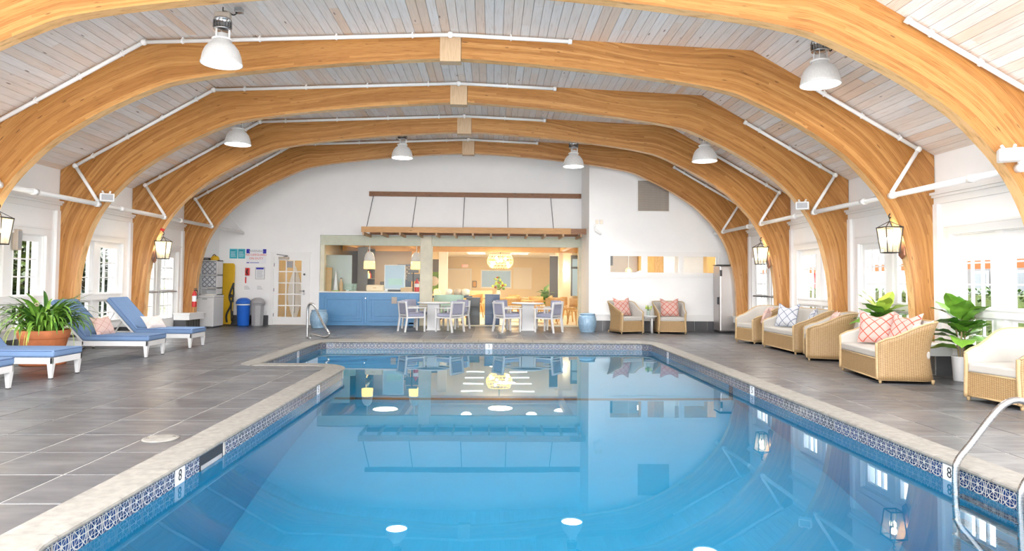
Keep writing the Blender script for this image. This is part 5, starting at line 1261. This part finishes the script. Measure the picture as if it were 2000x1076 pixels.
# wooden dining chairs and tables
def wchair():
    t = thing('dining_chair', 'c', 'chair', group='wooden dining chairs behind the glass')
    MB().box(-.23,.23,-.22,.22,.42,.47).build('seat','chair_wood',t,bev=.015)
    for x in (-.2,.2):
        MB().bar((x*1.15,-.22,0),(x,-.18,.43),.035,.035).build('leg','chair_wood',t); MB().bar((x*1.15,.28,0),(x,.2,.46),.035,.035).build('leg','chair_wood',t)
    P = [[(.27*math.sin(a), .05+.22*math.cos(a), z) for a in [(-1.3+2.6*i/8) for i in range(9)]] for z in (.56,.66,.76,.84)]
    MB().grid(P).build('backrest','chair_wood',t,True,thick=.02)
    for a in (-1.1, 0, 1.1): MB().cyl((.24*math.sin(a), .05+.19*math.cos(a), .45), (.27*math.sin(a), .05+.22*math.cos(a), .60), .013, n=8).build('spindle','chair_wood',t)
    return t
wc = [(2.75, 21.6, .5, 'wooden dining chair nearest the glass, beside the ribbed stool'), (2.25, 22.7, 2.6, 'wooden dining chair turned away near the right edge of the glass'), (1.75, 21.8, -2.2, 'wooden dining chair behind the right-hand deck table'), (.72, 22.9, 3.0, 'wooden dining chair left of the round dining table'), (1.55, 23.6, 0.2, 'wooden dining chair behind the round dining table'),
      (.85, 24.5, 1.9, 'wooden dining chair under the rattan chandelier'), (-.68, 25.3, -.6, 'wooden dining chair left of the flower vase'), (.9, 26.6, .4, 'far wooden dining chair right of the flower vase'), (2.0, 25.6, -.9, 'far wooden dining chair in front of the potted palm'), (-.6, 27.6, .3, 'farthest wooden dining chair on the left'), (2.62, 23.3, 1.2, 'wooden dining chair by the grey panel')]
w0 = None
for x, y, r, lab in wc:
    if w0 is None: w0 = wchair(); w0.location = (x, y, 0); w0.rotation_euler = (0,0,r); w0['label'] = lab
    else: dup(w0, (x, y, 0), r, lab)
for i, (x, y) in enumerate(((1.35, 22.35), (.1, 25.0), (1.5, 26.1))):
    t = thing('dining_table', ['round wooden dining table nearest the glass', 'round wooden dining table under the chandelier', 'far round wooden dining table on the right'][i], 'table', (x, y, 0), group='round dining tables')
    MB().lathe([(.42,.71),(.43,.74),(.0001,.742)], n=28).build('top', 'chair_wood', t, True); MB().cyl((0,0,.02),(0,0,.71),.04).build('column','plastic_white',t); MB().lathe([(.25,0),(.24,.02),(.0001,.03)], n=24).build('foot','plastic_white',t)
t = thing('leather_sofa', 'tan leather sofa back at the far left of the dining room', 'sofa', (-.75, 30.0, 0)); MB().box(-.8,.75,-.1,.1,.0,.95).build('backrest','cardboard',t,bev=.04); MB().box(-.8,.75,.1,.7,.1,.45).build('seat','cardboard',t,bev=.04)
# chandelier
t = thing('rattan_chandelier', 'round woven rattan chandelier with globe bulbs', 'chandelier', (.29, 26.0, 0))
for z, r in ((2.36,.42),(2.24,.48),(2.12,.46),(2.0,.47),(1.9,.40)): MB().shell([(r,z),(r,z+.03)], n=36).build('hoop', 'amber_glass', t, True, thick=.01)
for k in range(20): a = k*PI/10; MB().tube(catmull([(.42*math.cos(a),.42*math.sin(a),2.37),(.50*math.cos(a+.1),.50*math.sin(a+.1),2.18),(.46*math.cos(a),.46*math.sin(a),2.0),(.3*math.cos(a),.3*math.sin(a),1.86)],3), .008, 5).build('cane', 'amber_glass', t)
for k in range(10): a = k*2.4; MB().ball((.33*math.cos(a), .33*math.sin(a), 1.95+.1*(k % 4)), .06, 10).build('globe', 'bulb_globe', t, True)
MB().cyl((0,0,2.2),(0,0,DZ),.012).build('rod','bronze',t)
t = thing('flower_vase', 'tall vase of orange and green flowers under the chandelier', 'vase', (.22, 25.0, .742)); MB().lathe([(.06,0),(.10,.1),(.08,.24),(.05,.3)], n=16).build('vase','cream_ceiling',t,True)
for k in range(36):
    a = random.uniform(0,2*PI); r = random.uniform(.02,.26); z = .45+random.uniform(-.1,.32); MB().ball((r*math.cos(a), r*math.sin(a), z), random.uniform(.035,.06), 6).build('blossom', ['leaf_lime','orange_canvas','leaf_fern','leaf_lime'][k % 4], t, True)
    MB().tube([(0,0,.28),(r*math.cos(a), r*math.sin(a), z)], .005, 4).build('stem','leaf_fern',t)
# far wall
def wallbox(name, lab, cat, x0, x1, z0, z1, mat, fmat, y=DY1, fw_=.07):
    t = thing(name, lab, cat, ((x0+x1)/2, y, (z0+z1)/2)); w, h = (x1-x0)/2, (z1-z0)/2; MB().box(-w, w, -.02, 0, -h, h).build('panel', mat, t); m = MB()
    for q in ((-w-fw_,w+fw_,h,h+fw_),(-w-fw_,w+fw_,-h-fw_,-h),(-w-fw_,-w,-h,h),(w,w+fw_,-h,h)): m.box(q[0],q[1],-.05,0,q[2],q[3])
    m.build('frame', fmat, t); return t
wallbox('far_door', 'cream panelled door in the far wall of the dining room', 'door', -2.5, -1.25, .05, 2.0, 'cream_ceiling', 'trim_white')
wallbox('pass_window', 'wide white framed opening in the far wall', 'window', -.6, 1.0, 1.05, 1.95, 'screen_lit', 'trim_white')
wallbox('wall_mirror', 'large cream framed mirror on the far wall', 'mirror', 1.15, 2.2, .95, 2.15, 'cream_ceiling', 'cream_wall')
wallbox('small_picture', 'small dark picture beside the far door', 'picture', -1.10, -.92, 1.05, 1.35, 'panel_wood', 'dark_grey', fw_=.03)
t = thing('exit_sign', 'small red exit sign on the far wall', 'sign', (-1.55, DY1-.03, 2.22)); MB().box(-.17,.17,0,.03,-.09,.09).build('housing','plastic_white',t); inst('lettering', text_mesh('EXIT', .16, 'exit_red'), t, (0,-.002,0), (PI/2,0,0))
t = thing('grey_panel', 'tall dark grey panel at the right of the dining room', 'panel', (2.36, 26.0, 0)); MB().box(-.16,.16,0,.05,.25,2.35).build('panel','dark_grey',t); MB().box(-.18,.18,-.01,.06,2.35,2.40).build('cap','trim_white',t)
t = thing('wall_sconce', 'white shaded sconce on the orange right wall', 'sconce', (2.88, 27.2, 1.72)); MB().shell([(.14,0),(.11,.2)], n=20).build('shade','sconce_glow',t,True); MB().cyl((0,.0,.1),(0,.28,.1),.015).build('arm','bronze',t)
dr = MB().box(2.55, 3.25, 27.5, 27.6, 0, DZ).build('wall_sconce_pier', 'cream_wall'); dr['kind'] = 'structure'
t = thing('tall_window', 'tall dark framed window at the far right of the dining room', 'window', (3.40, 27.4, 0)); m = MB()
for q in ((-.22,.4,2.3,2.45),(-.22,.4,1.9,1.98),(-.22,-.16,.8,2.3),(.1,.14,.8,2.3),(.34,.4,.8,2.3)): m.box(q[0],q[1],0,.06,q[2],q[3])
m.build('frame','dark_grey',t); MB().box(-.16,.34,.03,.04,.8,2.3).build('pane','screen_lit',t)
t = thing('potted_palm', 'leafy potted palm in front of the grey panel', 'plant', (1.95, 25.0, 0)); MB().lathe([(.14,0),(.18,.5),(.16,.5)], n=18).build('pot','cream_ceiling',t,True)
for k in range(18): a = k*2.4; inst('leaf', bl[k % 4], t, (0,0,.5+.03*k), (0, -random.uniform(.3,1.2), a))
# rooms seen through the interior window strip
t = thing('pantry_screen', 'grey kitchen panel behind the left interior pane', 'panel', (3.9, 21.6, 0)); MB().box(-.7,.75,0,.05,.6,2.5).build('panel','vent_tan',t); MB().box(-.7,-.05,-.02,0,1.9,2.5).build('upper_door','dark_grey',t)
t = thing('globe_pendant', 'amber globe pendant behind the left interior pane', 'lamp', (4.22, 20.9, 1.72)); MB().ball((0,0,0),.10,14).build('globe','amber_glass',t,True); MB().ball((0,-.09,0),.05,10).build('bulb','bulb_globe',t,True); MB().cyl((0,0,.1),(0,0,1.0),.006).build('cord','plastic_white',t)
t = thing('linen_pile', 'pale blue folded linen behind the left interior pane', 'linen', (4.45, 20.3, 1.35)); MB().lathe([(.26,0),(.25,.15),(.17,.30),(.0001,.38)], n=14).build('linen','print_navy',t,True); MB().box(-.3,.3,-.2,.2,-.04,0).build('tray','chair_wood',t)
t = thing('linen_stand', 'wooden stand under the folded blue linen', 'stand', (4.45, 20.3, 0)); MB().box(-.3,.3,-.2,.2,1.24,1.30).build('top','chair_wood',t)
for x in (-.26,.26): MB().box(x-.02,x+.02,-.15,.15,0,1.24).build('leg','chair_wood',t)
t = thing('timber_screen', 'orange timber screen behind the middle interior pane', 'screen', (5.2, 21.4, 0)); MB().box(-.55,-.05,0,.06,0,2.6).build('board','panel_wood',t); MB().box(-.05,.25,.02,.06,0,2.6).build('board','chair_wood',t); MB().box(.25,.6,0,.06,0,2.6).build('board','trim_white',t)
t = thing('white_cupboard', 'white double cupboard behind the right interior pane', 'cupboard', (6.35, 21.8, 0)); MB().box(-.5,.5,0,.4,0,2.3).build('carcass','trim_white',t)
for x in (-.25,.25): MB().box(x-.22,x+.22,-.02,0,.1,1.8).build('door','plastic_white',t)
t = thing('orange_pillar', 'bright orange timber pillar behind the right interior pane', 'pillar', (6.75, 20.3, 0)); MB().box(-.2,.25,0,.2,0,2.6).build('shaft','panel_wood',t); MB().box(-.24,.29,-.04,.24,0,.12).build('base','panel_wood',t)
# seen through the door panes in the back wall
t = thing('surf_board', 'tall white paddle board in the passage behind the glazed door', 'board', (-6.25, 21.6, 0)); MB().prism([(.22*math.sin(PI*k/12)*(1 if k <= 12 else 0), 1.8*k/12) for k in range(13)] + [(-.22*math.sin(PI*k/12), 1.8*k/12) for k in range(11, 0, -1)], 'y', 0, .06).build('board','sign_white',t); MB().box(-.01,.01,-.002,0,.3,1.6).build('stringer','ink_grey',t)
# ================================================================ OUTSIDE
def leaf_cloud(name, lab, mat, boxes, n, size, parent=None, kind='stuff'):
    rnd = random.Random(hash(name) % 1000 if False else len(lab)*7); m = MB()
    for k in range(n):
        x0, x1, y0, y1, z0, z1 = rnd.choice(boxes); u, v, w = rnd.uniform(-1,1), rnd.uniform(-1,1), rnd.uniform(-1,1)
        p = Vector(((x0+x1)/2+(x1-x0)/2*u, (y0+y1)/2+(y1-y0)/2*v, (z0+z1)/2+(z1-z0)/2*w))
        q = Matrix.Rotation(rnd.uniform(0,6.3), 3, 'Z') @ Matrix.Rotation(rnd.uniform(-1,1), 3, 'X'); s_ = size*rnd.uniform(.6,1.4)
        m.add([p+q@Vector((0,0,0)), p+q@Vector((s_*.4,s_*.5,.1*s_)), p+q@Vector((0,s_,0)), p+q@Vector((-s_*.4,s_*.5,.1*s_))], [(0,1,2,3)])
    return m
def hedge(x0, x1, y0, y1, h, lab):
    t = thing('clipped_hedge', lab, 'hedge', ((x0+x1)/2, (y0+y1)/2, -.12)); a, b = (x1-x0)/2, (y1-y0)/2
    MB().box(-a+.06, a-.06, -b+.06, b-.06, 0, h-.05).build('inner_mass', 'leaf_tree', t); m = leaf_cloud('hedge', lab, '', [(-a,-a+.15,-b,b,.05,h), (-a,a,-b,b,h-.12,h+.06), (-a,a,-b,-b+.15,.05,h)], 3200, .09)
    tag(m.build('foliage', 'leaf_hedge', t), kind='stuff')
hedge(10.2, 11.2, 9.0, 16.0, 1.32, 'green clipped hedge outside the right windows'); hedge(10.2, 11.2, 17.0, 25.0, 1.32, 'far green clipped hedge outside the right windows')
t = thing('patio_canopy', 'long orange edged patio canopy outside the right windows', 'canopy', (13.0, 18.0, 0))
MB().add([(-.6,-10,1.98),(-.6,14,1.98),(2.6,14,2.9),(2.6,-10,2.9)], [(0,1,2,3)]).build('roof', 'pale_canvas', t, thick=.03); MB().box(-.62,-.58,-10,14,1.78,1.99).build('valance', 'orange_canvas', t)
for y in (-1.6, 3.2, 8.0): MB().cyl((-.4, y, -.12), (-.4, y, 1.95), .09, n=12).build('post', 'red_paint', t, True)
def house(lab, x, y, w, d_, h, face_, wm):
    t = thing('house', lab, 'building', (x, y, -.12)); MB().box(-w/2, w/2, -d_/2, d_/2, 0, h).build('wall', wm, t)
    MB().prism([(-w/2-.3,h),(w/2+.3,h),(0,h+w*.3)], 'y', -d_/2-.3, d_/2+.3).build('roof', 'house_roof', t)
    s_ = face_*w/2
    for k in range(int(d_/2.2)):
        yy = -d_/2+1.1+k*2.2; f_ = MB().box(s_-.02, s_+.06*face_, yy-.5, yy+.5, .8, 2.1).build('window', 'trim_white', t); MB().box(s_, s_+.08*face_, yy-.4, yy+.4, .9, 2.0).build('pane', 'house_dark', f_)
house('white building across the patio on the right', 24, 22, 6, 20, 4.5, -1, 'house_white'); house('grey roofed white house beyond the left windows', -22, 30, 8, 18, 3.6, 1, 'house_wall')
t = thing('board_fence', 'low green board fence beyond the left windows', 'fence', (-13.5, 24.0, -.12)); fm = MB().box(-.02,.02,-.09,.09,0,1.45).mesh('fence_board','fence_wood')
for k in range(60): inst('fence_board', fm, t, (0, -6+k*.2, 0))
MB().box(.02,.06,-6,6,.3,.38).build('rail','fence_wood',t); MB().box(.02,.06,-6,6,1.1,1.18).build('rail','fence_wood',t)
for i, (x, y, r, h) in enumerate(((-11.6, 15.2, 1.3, 2.9), (-11.6, 18.2, 1.4, 3.2), (-11.8, 12.3, 1.2, 2.6), (-15.5, 21.0, 1.5, 4.0))):
    t = thing('garden_tree', ['bushy garden tree framed by the left window nearest the camera', 'garden tree behind the bushy one outside the left windows', 'garden tree nearest the camera outside the left windows', 'tall garden tree beyond the board fence'][i], 'tree', (x, y, -.12), group='garden trees outside left')
    MB().tube([(0,0,0),(.08,.05,h*.4),(.0,.1,h*.7)], [.09,.07,.04], 8).build('trunk', 'stem_brown', t, True)
    m = leaf_cloud('tree', 'tree%d' % i + 'x'*i, '', [(-r,r,-r,r,.5,h*.6),(-r*.8,r*.8,-r*.8,r*.8,h*.4,h),(-r*.9,r*.9,-r*.9,r*.9,.4,h*.5)], 4200, .19); tag(m.build('foliage', 'leaf_tree', t), kind='stuff')
for m_ in MAT.values(): m_.cycles.emission_sampling = 'NONE'
